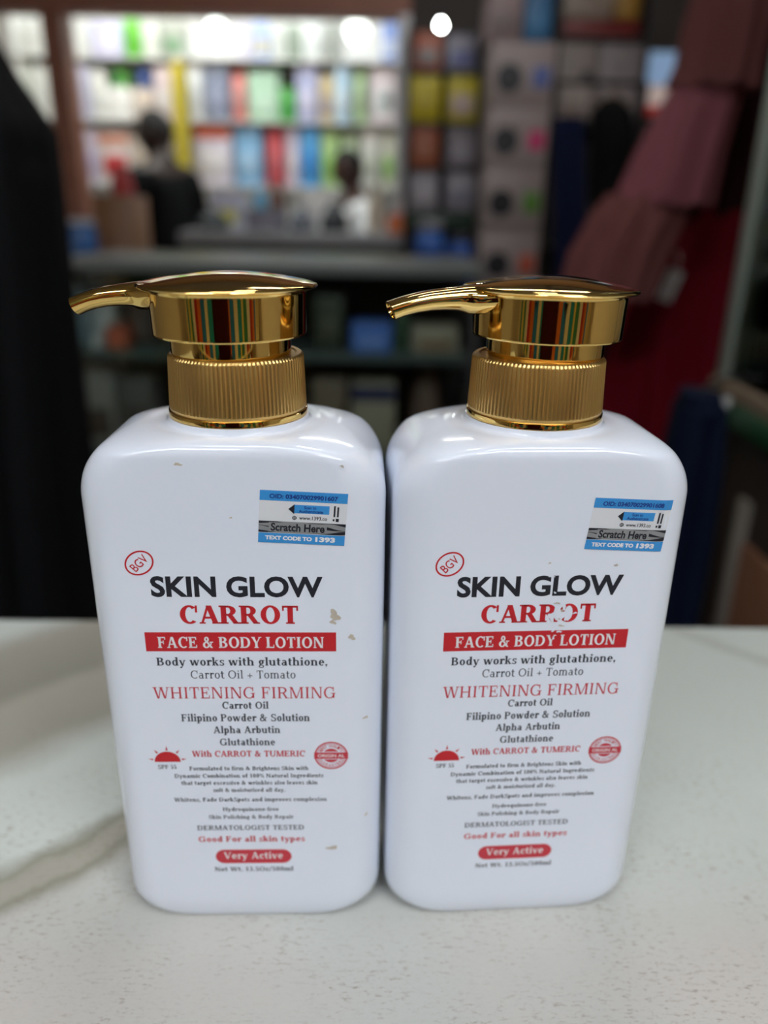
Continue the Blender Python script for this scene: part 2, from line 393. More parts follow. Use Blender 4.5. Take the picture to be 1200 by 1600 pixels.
def bulb(px, py, D, r, label, power):
    p = at(px, py, D); t = thing('pendant_bulb', label, 'lamp', p)
    bm = bmesh.new(); lathe(bm, [(.001, -r), (r * .6, -r * .8), (r, 0), (r * .8, r * .6), (r * .4, r * 1.1), (r * .36, r * 1.4)], 24)
    obj('glowing_globe', bm, mat('bulb_glow_%d' % power, (246, 255, 250), 0.3, emit=power, var=0), t)
    bm = bmesh.new(); lathe(bm, [(r * .42, r * 1.3), (r * .42, r * 2.2), (r * .2, r * 2.4)], 20)
    obj('bulb_socket', bm, cmat((60, 60, 62)), t)
    bm = bmesh.new(); tube(bm, [(0, 0, r * 2.3), (0, 0, CEIL - p.z)], .006, 6)
    obj('cord', bm, cmat((40, 40, 42)), t)
bulb(338, 56, 4.6, .066, 'large glowing bulb hanging above the slate-blue carton in the lit stall', 3)
bulb(558, 48, 4.6, .060, 'large glowing bulb hanging beside the white post end of the lit stall', 3)
bulb(689, 40, 3.45, .013, 'small round bulb glowing before the dark rack right of the white post', 60)

# ------------------------------------------------------------------ counter
cbm = bmesh.new()
t_ = bmesh.new()
yL, yR = 0.4125, 0.4275
base = [(-0.9, -0.10), (0.52, -0.10), (0.52, 0.431), (-0.9, 0.412)]
lo = [t_.verts.new((x, y, -0.035)) for x, y in base]; hi = [t_.verts.new((x, y, 0)) for x, y in base]
t_.faces.new(lo[::-1]); t_.faces.new(hi)
for i in range(4): t_.faces.new((lo[i], lo[(i + 1) % 4], hi[(i + 1) % 4], hi[i]))
bevel(t_, t_.edges[:], .003, 3); merge(cbm, t_)
ctr = thing('shop_counter', 'counter with a white and grey marble patterned top, carrying both lotion bottles', 'counter', (0, 0, 0))
obj('countertop', cbm, MARBLE, ctr)
obj('counter_base', B(-0.86, 0.49, -0.06, 0.37, FLOOR, -0.035, .004), mat('counter_base_board', (70, 56, 48), 0.5), ctr)

# ------------------------------------------------------------------ lotion bottles (built in millimetres about the bottle's foot, scaled by MM)
MM = 0.001
HA, HB, RC = 45.2, 27.0, 12.0
def rrect(a, b, r, z, K=9, M=8):
    r = min(r, a - .01, b - .01); P = []
    for (sx, sy, a0) in ((1, -1, -90), (1, 1, 0), (-1, 1, 90), (-1, -1, 180)):
        cx, cy = sx * (a - r), sy * (b - r)
        for k in range(K):
            an = math.radians(a0 + 90 * k / (K - 1)); P.append((cx + r * math.cos(an), cy + r * math.sin(an)))
        nx = [(1, 1), (-1, 1), (-1, -1), (1, -1)][[(1, -1), (1, 1), (-1, 1), (-1, -1)].index((sx, sy))]
        q = (nx[0] * (a - r), nx[1] * (b - r)); an = math.radians(a0 + 90)
        q = (q[0] + r * math.cos(an), q[1] + r * math.sin(an)); p0 = P[-1]
        for k in range(1, M): P.append((p0[0] + (q[0] - p0[0]) * k / M, p0[1] + (q[1] - p0[1]) * k / M))
    return [Vector((x * MM, y * MM, z * MM)) for x, y in P]
ZT, RS, RB = 179.6, 19.0, 5.2
def surf(x, z, lift=0.06):
    ax = abs(x); fl = HA - RC
    if ax <= fl: y = -HB - lift
    else:
        d = min(ax - fl, RC * .999); y = -(HB - RC) - math.sqrt(RC * RC - d * d) - lift
    return Vector((x * MM, y * MM, z * MM))
SURF = surf
def bottle_body_bm():
    bm = bmesh.new(); rings = []
    BH, BW, BD = 13.0, 9.0, 3.4      # foot rounding: height, inset across, inset in depth
    for k in range(9):
        u = k / 8 * PI / 2; q = 1 - math.sin(u)
        z = BH * (1 - math.cos(u)); rings.append(rrect(HA - BW * q, HB - BD * q, RC + 9.0 * q, z * (.0 if k == 0 else 1)))
    for z in (30, 60, 90, 120, 145): rings.append(rrect(HA, HB, RC, z))
    n = 22
    for k in range(n + 1):
        u = k / n * PI / 2
        z = ZT - RS + RS * math.sin(u); a = HA - RS + RS * math.cos(u)
        b = HB if z < ZT - RB else HB - RB + math.sqrt(max(0, RB * RB - (z - ZT + RB) ** 2))
        rings.append(rrect(a, b, RC + (min(a, b) - RC) * max(0, (z - ZT + RB) / RB) ** 2, z))
    for (rr, z) in ((22.6, .12), (21.9, .4), (21.5, .9), (21.3, 1.8), (19.5, 2.0), (19.0, 6.0)):
        rings.append(rrect(rr, min(rr, 21.75), 30, ZT + z))
    loft(bm, rings)
    return bm
M_BODY = mat('white_bottle_plastic', (230, 236, 248), 0.15, var=.008, scale=20, coat=0.25)
def gold(name, rgb, rough):
    m = mat(name, rgb, rough, metal=1.0, var=.05, scale=300); return m
M_GOLD = gold('polished_gold', (240, 204, 124), 0.06)
M_GOLDR = gold('ribbed_gold', (222, 186, 118), 0.33)
M_RED = mat('print_red', (196, 24, 36), 0.45); M_BLACK = mat('print_black', (24, 26, 38), 0.45); M_INK = mat('print_grey_ink', (52, 56, 66), 0.5)
M_WHITE = mat('print_white', (236, 234, 236), 0.45); M_ROSE = mat('print_rose_red', (200, 52, 66), 0.5); M_DIM = mat('print_soft_grey', (66, 66, 76), 0.5)
M_BLUE = mat('sticker_blue', (58, 146, 214), 0.4); M_NAVY = mat('sticker_navy', (24, 52, 130), 0.4); M_SILVER = mat('sticker_silver', (158, 160, 162), 0.35, metal=.3)
M_STAIN = mat('beige_smudge', (192, 182, 168), 0.5, var=.12, scale=800)

def blob(bm, cx, cz, rx, rz, lift, seed, n=18):
    rg = random.Random(seed); ph = [rg.uniform(0, 6.28) for _ in range(3)]
    P = []
    for i in range(n):
        a = 2 * PI * i / n; k = 1 + .28 * math.sin(2 * a + ph[0]) + .22 * math.sin(3 * a + ph[1]) + .16 * math.sin(5 * a + ph[2])
        P.append((cx + rx * k * math.cos(a), cz + rz * k * math.sin(a)))
    for i in range(n): patch(bm, [(cx, cz), P[i], P[(i + 1) % n]], lift)

def build_bottle(worn, label, loc, yaw, dx, st, pump_off, pump_yaw, reach):
    """dx: where the print's zero sits on the body; st: sticker (centre x, centre z, width, height, tilt, lean, number)"""
    root = thing('lotion_bottle', label, 'bottle', loc, yaw, 'white lotion bottles on the counter')
    body = obj('bottle_body', bottle_body_bm(), M_BODY, root, angle=60)
    global SURF
    SURF = lambda x, z, lift=0.06: surf(x - dx, z, lift)
    P = lambda name, bm, m, par=body, lab=None: (lambda o: (o.__setitem__('label', lab) if lab else None, o)[1])(obj(name, bm, m, par, smooth=False))
    # heading
    bm = bmesh.new(); sans(bm, 'SKIN GLOW', -23.6, 27.5, 131.3, 138.3, bold=.034); P('heading_lettering', bm, M_BLACK, lab='bold black lettering SKIN GLOW')
    bm = bmesh.new(); letters(bm, 'CARROT', -16.0, 20.2, 122.3, 6.2, .27, .11, gap=.02); P('carrot_lettering', bm, M_RED, lab='red serif lettering CARROT')
    # banner
    bm = bmesh.new()
    for k in range(16): patch(bm, [(-26.9 + 58.3 * k / 16, 112.6), (-26.9 + 58.3 * (k + 1) / 16, 112.6), (-26.9 + 58.3 * (k + 1) / 16, 119.3), (-26.9 + 58.3 * k / 16, 119.3)], .05)
    ban = P('banner', bm, M_RED, lab='solid red banner')
    bm = bmesh.new(); letters(bm, 'FACE & BODY LOTION', -23.2, 27.7, 113.85, 3.9, .23, .11, lift=.12); P('banner_lettering', bm, M_WHITE, lab='white serif lettering FACE & BODY LOTION')
    # body copy
    bm = bmesh.new()
    letters(bm, 'Body works with glutathione,', -24.2, 28.8, 107.5, 2.85, .21, .10)
    for s, a, b, z, c in (('Carrot Oil', -5, 9.8, 91.5, 2.6), ('Filipino Powder & Solution', -18.2, 22.8, 86.7, 2.75), ('Alpha Arbutin', -8.3, 13.2, 82.1, 2.65), ('Glutathione', -6.6, 11.4, 77.3, 2.65)):
        letters(bm, s, a, b, z, c, .22, .11)
    P('ingredient_lettering', bm, M_INK, lab='bold dark grey ingredient lines')
    bm = bmesh.new(); letters(bm, 'Carrot Oil + Tomato', -14.1, 18.7, 102.8, 2.9, .14, .08); P('oil_lettering', bm, M_INK, lab='thin dark grey line Carrot Oil + Tomato')
    bm = bmesh.new(); letters(bm, 'WHITENING FIRMING', -26.3, 31.3, 95.4, 4.2, .145, .075); P('claim_lettering', bm, M_ROSE, lab='large thin red line WHITENING FIRMING')
    bm = bmesh.new(); letters(bm, 'With CARROT & TUMERIC', -15.8, 21.0, 72.8, 2.35, .24, .12); letters(bm, 'Good For all skin types', -16.3, 20.2, 37.0, 2.35, .23, .12)
    P('red_lettering', bm, M_ROSE, lab='small bold red lines')
    bm = bmesh.new()
    for s, a, b, z, c in (('Formulated to firm & Brightens Skin with', -17.1, 22, 67.3, 1.55), ('Dynamic Combination of 100% Natural Ingredients', -22.2, 26.9, 64.3, 1.55),
                          ('that target excessive & wrinkles also leaves skin', -20.2, 24.9, 61.4, 1.55), ('soft & moisturized all day.', -9.9, 14.1, 58.4, 1.55),
                          ('Whitens, Fade DarkSpots and improves complexion', -23.1, 27.9, 54.4, 1.6), ('Hydroquinone-free', -7.2, 11.7, 50.3, 1.55), ('Skin Polishing & Body Repair', -12.1, 16.5, 47.0, 1.55)):
        letters(bm, s, a, b, z, c, .22, .12)
    letters(bm, 'DERMATOLOGIST TESTED', -16.3, 20.1, 42.1, 2.05, .22, .11)
    letters(bm, 'SPF 55', -27.3, -21.2, 68.0, 1.6, .22, .12)
    letters(bm, 'Net Wt. 13.5Oz/500ml', -11.5, 15.9, 23.7, 1.9, .22, .12)
    P('small_print_lettering', bm, M_DIM, lab='fine grey small print')
    # oval mark
    bm = bmesh.new(); ring(bm, -26.2, 142.5, 4.55, 3.75, .5, rot=.62)
    P('oval_emblem', bm, M_RED, lab='tilted red oval outline')
    bm = bmesh.new(); sans(bm, 'BGV', -29.1, -23.3, 141.1, 143.9, bold=.004, rot=.78); P('emblem_lettering', bm, M_RED, lab='slanting red letters BGV')
    # sun
    bm = bmesh.new(); patch(bm, ellipse_pts(-23.9, 70.8, 4.25, 4.1, 24, 0, 0, PI, closed=False))
    for an in (8, 49, 90, 131, 172):
        a = math.radians(an); c, s_ = math.cos(a), math.sin(a); X, Z = -23.9, 71.2
        patch(bm, [(X + 4.7 * c - .38 * s_, Z + 4.2 * s_ + .38 * c), (X + 4.7 * c + .38 * s_, Z + 4.2 * s_ - .38 * c), (X + 6.3 * c, Z + 5.9 * s_)])
    P('sun_emblem', bm, M_RED, lab='red half sun with five rays')
    # seal
    bm = bmesh.new(); cx, cz = 29.5, 73.1
    ring(bm, cx, cz, 5.5, 5.5, .5); ring(bm, cx, cz, 4.75, 4.75, .18)
    for sgn in (1, -1):
        a0 = math.asin(1.55 / 2.75)
        patch(bm, [(cx + 2.75 * math.cos(t), cz + sgn * 2.75 * math.sin(t)) for t in [a0 + (PI - 2 * a0) * k / 16 for k in range(17)]], .05)
    patch(bm, [(cx - 5.55, cz - 1.25), (cx + 5.55, cz - 1.25), (cx + 5.55, cz + 1.25), (cx - 5.55, cz + 1.25)], .10)
    seal = P('seal_emblem', bm, M_ROSE, lab='round red quality seal')
    bm = bmesh.new(); sans(bm, 'ORIGIN AL', cx - 4.4, cx + 4.4, cz - .62, cz + .62, bold=.02, lift=.16)
    P('seal_lettering', bm, M_WHITE, lab='white lettering ORIGIN AL')
    bm = bmesh.new()
    for word, a0, a1, up in (('BEST QUALITY', 150, 30, 1), ('GUARANTEED', 205, 335, 0)):
        for k, ch in enumerate(word):
            if ch == ' ': continue
            an = math.radians(a0 + (a1 - a0) * k / (len(word) - 1)); X, Z = cx + 3.85 * math.cos(an), cz + 3.85 * math.sin(an)
            sans(bm, ch, X - .36, X + .36, Z - .52, Z + .52, bold=.01, rot=an - PI / 2 if up else an + PI / 2)
    P('seal_rim_lettering', bm, M_RED)
    # pill
    bm = bmesh.new(); cx, cz, hw, hh = 2.3, 30.35, 13.1, 3.05
    patch(bm, [(cx + hw - hh + hh * math.cos(a), cz + hh * math.sin(a)) for a in [-PI / 2 + PI * k / 14 for k in range(15)]] +
          [(cx - hw + hh + hh * math.cos(a), cz + hh * math.sin(a)) for a in [PI / 2 + PI * k / 14 for k in range(15)]], .05)
    pill = P('pill_badge', bm, M_ROSE, lab='red rounded badge')
    bm = bmesh.new(); letters(bm, 'Very Active', -8.0, 12.5, 29.35, 2.95, .21, .10, lift=.12); P('badge_lettering', bm, M_WHITE, lab='white lettering Very Active')
    # smudges and wear
    bm = bmesh.new()
    if worn:
        for i, (x, z, a, b) in enumerate(((6.3, 124.0, .9, 1.6), (8.7, 125.0, 1.5, 2.3), (9.9, 127.6, .7, .9), (11.3, 123.6, .8, 1.0), (6.5, 121.9, .8, .5), (9.2, 118.9, .7, .4), (7.2, 119.2, .5, .35), (5.0, 138.0, .8, .35), (6.6, 132.5, .4, .3), (13.6, 125.4, .6, .35), (7.6, 116.6, .3, .5))):
            blob(bm, x, z, a, b, .17, 40 + i)
        P('print_wear', bm, M_BODY, lab='bare white scratches through the print')
        bm = bmesh.new()
        for i, (x, z, a, b) in enumerate(((7.6, 128.9, .8, .35), (9.6, 121.0, .9, .3), (4.0, 142.5, .35, .3), (8.8, 123.4, .35, .25), (9.4, 126.3, .5, .4), (24.5, 141.5, .5, .4))): blob(bm, x, z, a, b, .2, 80 + i)
    else:
        for i, (x, z, a, b) in enumerate(((31.0, 125.2, 1.5, 1.7), (30.4, 122.9, .9, .7), (36.2, 117.6, .9, 1.0), (40.7, 86.8, .7, .5), (29.6, 34.0, 1.6, .9), (41.2, 46.7, .5, .5), (-12.5, 173.0, .9, .5), (33.4, 172.8, .5, .35), (1.4, 157, .35, .3))): blob(bm, x, z, a, b, .1, 10 + i)
    P('smudge', bm, M_STAIN, lab='beige smudges')
    # security sticker
    sx, sz, sw, sh, tilt, lean, num = st
    ct, sn = math.cos(tilt), math.sin(tilt)
    def sp(X, Z, lift=.1):
        X2 = X + lean * Z; return SURF(sx + X2 * ct - Z * sn, sz + X2 * sn + Z * ct, lift)
    def q(bm, x0, x1, z0, z1, lift, mi=0, n=12):
        for k in range(n):
            a, b = x0 + (x1 - x0) * k / n, x0 + (x1 - x0) * (k + 1) / n
            fc = bm.faces.new([bm.verts.new(sp(X, Z, lift)) for X, Z in ((a, z0), (b, z0), (b, z1), (a, z1))]); fc.material_index = mi
    W2, H2 = sw / 2, sh / 2
    bm = bmesh.new(); q(bm, -W2, W2, -H2, H2, .10)
    stick = P('security_sticker', bm, mat('sticker_paper', (222, 224, 228), 0.4), lab='small blue and white security sticker')
    bm = bmesh.new(); q(bm, -W2, W2, H2 * .62, H2, .15); q(bm, -W2, W2, -H2, -H2 * .62, .15); q(bm, -W2 + sw * .40, W2 - sw * .20, H2 * .18, H2 * .50, .15)
    P('blue_band', bm, M_BLUE, stick)
    bm = bmesh.new(); q(bm, -W2, W2, -H2 * .60, -H2 * .16, .15)
    P('scratch_panel', bm, M_SILVER, stick, 'silver scratch panel')
    bm = bmesh.new()
    for (off, am, ph, w0) in ((-.22, .05, .4, .035), (-.37, .06, 2.2, .035), (-.53, .05, 4.0, .035)):
        n = 28
        for k in range(n):
            a, b = k / n, (k + 1) / n; pp = []
            zz = lambda u, d: min(-H2 * .165, max(-H2 * .595, H2 * (off + am * math.sin(u * 9 + ph) + d * w0 * (1 + .8 * math.sin(u * 13 + ph * 2)))))
            vs = [bm.verts.new(sp(-W2 + sw * u, zz(u, d), .2)) for u, d in ((a, -1), (b, -1), (b, 1), (a, 1))]
            bm.faces.new(vs)
    P('wavy_stripes', bm, M_BLACK, stick)
    bm = bmesh.new(); q(bm, -W2 * .77, W2 * .57, -H2 * .56, -H2 * .20, .23); P('scratch_lettering_ground', bm, M_SILVER, stick)
    bm = bmesh.new(); sans(bm, 'Scratch Here', -W2 * .72, W2 * .52, -H2 * .53, -H2 * .22, bold=.03, lift=.27, pos=sp)
    sans(bm, 'www.1393.co', -W2 * .08, W2 * .56, -H2 * .06, H2 * .08, lift=.2, pos=sp, bold=.01)
    v0 = [bm.verts.new(sp(X, Z, .2)) for X, Z in ((-W2 * .34, H2 * .33), (-W2 * .20, H2 * .52), (-W2 * .20, H2 * .14))]; bm.faces.new(v0)
    for k in range(20):
        a, b = 2 * PI * k / 20, 2 * PI * (k + 1) / 20; o = lambda an, rr: sp(-W2 * .19 + rr * math.cos(an), rr * math.sin(an), .2)
        bm.faces.new([bm.verts.new(o(a, .62)), bm.verts.new(o(b, .62)), bm.verts.new(o(b, .44)), bm.verts.new(o(a, .44))])
    q(bm, -W2 * .19 - .07, -W2 * .19 + .07, -.5, .5, .2, n=1); q(bm, -W2 * .19 - .5, -W2 * .19 + .5, -.07, .07, .2, n=1)
    for k, (a, b) in enumerate(((.70, .74), (.78, .82))): q(bm, W2 * a, W2 * b, H2 * .10, H2 * (.52 - .04 * k), .2, n=1)
    q(bm, W2 * .76, W2 * .83, -H2 * .08, H2 * .04, .2, n=1); q(bm, W2 * .69, W2 * .73, -H2 * .06, H2 * .02, .2, n=1)
    P('sticker_dark_lettering', bm, M_BLACK, stick)
    bm = bmesh.new(); sans(bm, 'OID: ' + num, -W2 * .78, W2 * .78, H2 * .70, H2 * .88, bold=.035, lift=.2, pos=sp)
    sans(bm, 'Scan to', W2 * .02, W2 * .30, H2 * .35, H2 * .46, bold=.02, lift=.2, pos=sp); sans(bm, 'Authenticate', -W2 * .10, W2 * .46, H2 * .21, H2 * .32, bold=.02, lift=.2, pos=sp)
    P('sticker_navy_lettering', bm, M_NAVY, stick)
    bm = bmesh.new(); sans(bm, 'TEXT CODE TO', -W2 * .84, W2 * .24, -H2 * .88, -H2 * .72, bold=.05, lift=.2, pos=sp); sans(bm, '1393', W2 * .32, W2 * .78, -H2 * .90, -H2 * .70, bold=.05, lift=.2, pos=sp)
    P('sticker_white_lettering', bm, M_WHITE, stick)
    # collar
    z0 = 181.4
    bm = bmesh.new(); n = 300
    def ribs(i, z): return 0.0 if (z < 3.4 or z > 18.2) else (-.32 if i % 3 == 0 else .0)
    lathe(bm, [(a, b) for a, b in ((18.5, 0), (20.6, 0), (20.9, .3), (20.85, 1.9), (20.5, 2.2), (20.6, 2.6), (20.7, 3.0), (20.7, 3.6), (20.15, 17.6), (19.95, 18.1), (19.4, 18.6), (18.0, 18.7), (17.4, 18.3))], n, (0, 0, 0), True, ribs)
    for v in bm.verts: v.co = Vector((v.co.x * MM, v.co.y * MM, (v.co.z + z0) * MM))
    col = obj('ribbed_collar', bm, M_GOLDR, root, angle=25); col['label'] = 'ribbed gold screw collar'
    bm = bmesh.new(); lathe(bm, [(20.7, .25), (21.0, .35), (21.05, 1.2), (20.95, 1.9), (20.6, 2.1)], 96)
    for v in bm.verts: v.co = Vector((v.co.x * MM, v.co.y * MM, (v.co.z + z0) * MM))
    obj('collar_ring', bm, M_GOLD, col)
    # pump head
    ph = bpy.data.objects.new('pump_head', None); COL.objects.link(ph); ph.parent = root; ph.empty_display_size = .01
    ph.location = (pump_off[0] * MM, pump_off[1] * MM, 0); ph.rotation_euler = (pump_off[2], pump_off[3], pump_yaw)
    def mm(bm):
        for v in bm.verts: v.co = v.co * MM
        return bm
    bm = bmesh.new(); lathe(bm, [(15.0, 198.5), (17.6, 199.0), (17.8, 201.0), (17.8, 206.5)], 72); obj('pump_stem', mm(bm), M_GOLD, ph)
    bm = bmesh.new(); lathe(bm, [(17.2, 206.2), (21.8, 205.3), (22.3, 205.45), (22.48, 205.75), (22.5, 206.1), (22.51, 206.4), (22.68, 212), (22.84, 217.0), (22.85, 217.35), (22.9, 217.7), (23.3, 218.4), (22, 219.0)], 120); obj('pump_drum', mm(bm), M_GOLD, ph, angle=40)
    bm = bmesh.new(); prof = [(21.5, 217.9), (24.6, 218.3), (25.8, 218.75), (26.1, 219.15), (25.9, 219.6), (25.2, 219.95)]
    for k in range(1, 11): r_ = 25.2 * (1 - k / 10.0); prof.append((max(r_, .05), 219.95 + 3.1 * (1 - (r_ / 25.2) ** 2)))
    lathe(bm, prof, 120); obj('pump_disc', mm(bm), M_GOLD, ph, angle=40)
    # spout: (x, top z, bottom z, half depth)
    secs = [(-14, 220.8, 213.0, 11.5), (-19, 220.6, 212.4, 10.8), (-22.5, 220.3, 211.9, 9.2), (-24.6, 220.1, 211.7, 7.6), (-26.2, 219.95, 211.9, 6.5), (-27.6, 219.75, 212.5, 6.0), (-29.5, 219.5, 212.9, 5.7), (-33, 219.0, 213.1, 5.4), (-37, 218.4, 213.0, 5.1),
            (-41, 217.4, 212.5, 4.8), (-44.5, 216.3, 211.7, 4.5), (-47.2, 215.3, 210.7, 4.3)]
    bm = bmesh.new(); rings = []
    for i, (x, zt, zb, hw) in enumerate(secs):
        x = x if x > -22 else -22 + (x + 22) * reach; zb -= .5 * min(1, max(0, (i - 5) / 5))
        r_ = []
        for k in range(24):
            a = 2 * PI * k / 24; c, s_ = math.cos(a), math.sin(a)
            e = 2 / 2.7
            Y = hw * math.copysign(abs(c) ** e, c); zz = (zt + zb) / 2 + (zt - zb) / 2 * math.copysign(abs(s_) ** e, s_)
            if s_ < 0: Y *= 1 - .28 * (-s_)
            xx = x + ((zt + zb) / 2 - zz) * (.42 * max(0, (i - 5)) / 6)     # end cut slants
            r_.append(Vector((xx, Y, zz)))
        rings.append(r_)
    last = rings[-1]; c_ = sum(last, Vector()) / 24
    rings.append([c_ + (p - c_) * .78 for p in last]); inner = [c_ + (p - c_) * .74 + Vector((0.7, 0, 0.3)) for p in last]; rings.append(inner)
    loft(bm, rings); sp_ = obj('spout', mm(bm), M_GOLD, ph, angle=45)
    bm = bmesh.new()
    SURF = surf
    return root
build_bottle(False, 'white gold-pumped lotion bottle whose red CARROT lettering is intact', (-0.0452, 0.2320, 0), math.radians(1.9), 1.1,
             (22.0, 157.0, 25.1, 16.2, math.radians(-2.6), .03, '034070029901607'), (-.3, 0, 0, math.radians(-.3)), math.radians(-2), .91)
build_bottle(True, 'white gold-pumped lotion bottle whose CARROT lettering is scratched and partly rubbed away', (0.0463, 0.2362, 0), math.radians(4.36), 2.4,
             (26.7, 154.5, 23.8, 16.4, math.radians(-2.9), .05, '034070029901608'), (.5, 0, math.radians(-.5), math.radians(.6)), math.radians(10), 1.08)

# ------------------------------------------------------------------ shop goods
def rect3(px0, py0, px1, py1, D):
    """a photo rectangle on the plane at distance D -> x0, x1, z0, z1 in metres"""
    ym = (py0 + py1) / 2; xm = (px0 + px1) / 2
    return at(px0, ym, D).x, at(px1, ym, D).x, at(xm, py1, D).z, at(xm, py0, D).z
def carton(name, label, cat, x0, x1, z0, z1, y, dep, rgb, prt=None, pic=None, group=None, band=None):
    z0 += .0008; cx = (x0 + x1) / 2; wd = x1 - x0; h = z1 - z0
    t = thing(name, label, cat, (cx, y, z0), 0, group)
    bm = bmesh.new(); box(bm, -wd / 2, wd / 2, 0, dep, 0, h, min(.006, wd * .06)); obj('carton_body', bm, cmat(rgb, .42), t)
    bm = bmesh.new(); box(bm, -wd / 2 + .004, wd / 2 - .004, .004, dep * .52, h - .001, h + .002, .0006); obj('lid_flap', bm, cmat([v * .93 for v in rgb], .5), t)
    if prt:
        bm = bmesh.new(); box(bm, -wd * .36, wd * .36, -.0012, .0005, h * .16, h * .56, .0003); obj('front_print', bm, cmat(prt, .42), t)
    if band:
        bm = bmesh.new(); box(bm, -wd * .48, wd * .48, -.0012, .0005, h * .76, h * .96, .0003); obj('printed_band', bm, cmat(band, .42), t)
    if pic:
        bm = bmesh.new(); rr, ox, oz, c = pic; n = 28
        o = [bm.verts.new((ox * wd + rr * math.cos(2 * PI * k / n), -.0016, oz * h + rr * math.sin(2 * PI * k / n))) for k in range(n)]
        q = [bm.verts.new((ox * wd + rr * math.cos(2 * PI * k / n), .0004, oz * h + rr * math.sin(2 * PI * k / n))) for k in range(n)]
        bm.faces.new(o)
        for k in range(n): bm.faces.new((o[k], o[(k + 1) % n], q[(k + 1) % n], q[k]))
        obj('round_picture', bm, cmat(c, .4), t)
        bm = bmesh.new()
        lathe(bm, [(rr * .50, 0), (rr * .50, .0012), (rr * .34, .0012), (rr * .34, 0)], 24, cap=False)
        for v in bm.verts: v.co = Vector((ox * wd + v.co.x, -.0018 - v.co.z, oz * h + v.co.y))
        obj('picture_ring', bm, cmat([min(255, v + 26) for v in c], .4), t)
    return t
def pouch(name, label, cat, x0, x1, z0, z1, y, rgb, prt=None, group=None):
    z0 += .0008; cx = (x0 + x1) / 2; wd = x1 - x0; h = z1 - z0
    t = thing(name, label, cat, (cx, y, z0), 0, group)
    bm = bmesh.new(); rings = []
    for k in range(13):
        u = k / 12; d = .006 + .05 * math.sin(PI * min(1, u * 1.02)) ** .7 * (1 if u < .9 else .4); q = wd / 2 * (.93 + .07 * abs(2 * u - 1) ** 2)
        rings.append([Vector((q * math.cos(a), .03 + d * math.sin(a) * (abs(math.sin(a)) ** .2), h * u)) for a in [2 * PI * i / 24 for i in range(24)]])
    loft(bm, rings); obj('pouch_body', bm, cmat(rgb, .3), t)
    bm = bmesh.new(); box(bm, -wd / 2, wd / 2, .027, .033, h * .955, h, .001); obj('crimped_seal', bm, cmat([v * .9 for v in rgb], .35), t)
    if prt:
        bm = bmesh.new(); rings = []
        for k in range(7):
            u = .25 + .4 * k / 6; d = .0085 + .05 * math.sin(PI * u * 1.02) ** .7
            rings.append([Vector((wd * .3 * c, .03 - d * (1 - .25 * abs(c)), h * u)) for c in (-1, -.6, -.2, .2, .6, 1)])
        vs = [[bm.verts.new(p) for p in r_] for r_ in rings]
        for a, b in zip(vs, vs[1:]):
            for i in range(5): bm.faces.new((a[i], a[i + 1], b[i + 1], b[i]))
        obj('front_print', bm, cmat(prt, .35), t)
    return t
def jar(name, label, cat, x, y, z, r, h, rgb, lid, group=None, neck=.5, lab=None):
    t = thing(name, label, cat, (x, y, z + .0008), 0, group)
    bm = bmesh.new(); lathe(bm, [(r * .86, 0), (r * .97, h * .02), (r, h * .07), (r, h * .68), (r * .94, h * .74), (r * (neck + .1), h * .82), (r * neck, h * .85), (r * neck, h * .9)], 40); obj('jar_body', bm, cmat(rgb, .25), t)
    bm = bmesh.new(); lathe(bm, [(r * neck * 1.12, h * .86), (r * neck * 1.16, h * .87), (r * neck * 1.16, h * .98), (r * neck * 1.05, h)], 36); obj('screw_lid', bm, cmat(lid, .35), t)
    if lab:
        bm = bmesh.new(); lathe(bm, [(r * .99, h * .2), (r * 1.008, h * .2), (r * 1.008, h * .6), (r * .99, h * .6)], 40, cap=False); obj('wrap_label', bm, cmat(lab, .4), t)
    return t
def shelf_unit(name, label, x0, x1, y0, y1, zs, ztop, rgb, back=True, zbot=FLOOR, th=.02, cat='shelf'):
    t = thing(name, label, cat, ((x0 + x1) / 2, y0, zbot)); ox = (x0 + x1) / 2; m = cmat(rgb, .5)
    for x in (x0, x1 - th):
        bm = bmesh.new(); box(bm, x - ox, x + th - ox, 0, y1 - y0, 0, ztop - zbot, .002); obj('side_panel', bm, m, t)
    for z in zs:
        bm = bmesh.new(); box(bm, x0 + th - ox, x1 - th - ox, .002, y1 - y0, z - th - zbot, z - zbot, .002); obj('shelf_board', bm, m, t)
    if back:
        bm = bmesh.new(); box(bm, x0 + th - ox, x1 - th - ox, y1 - y0 - .01, y1 - y0, 0, ztop - zbot, .001); obj('back_panel', bm, m, t)
    return t

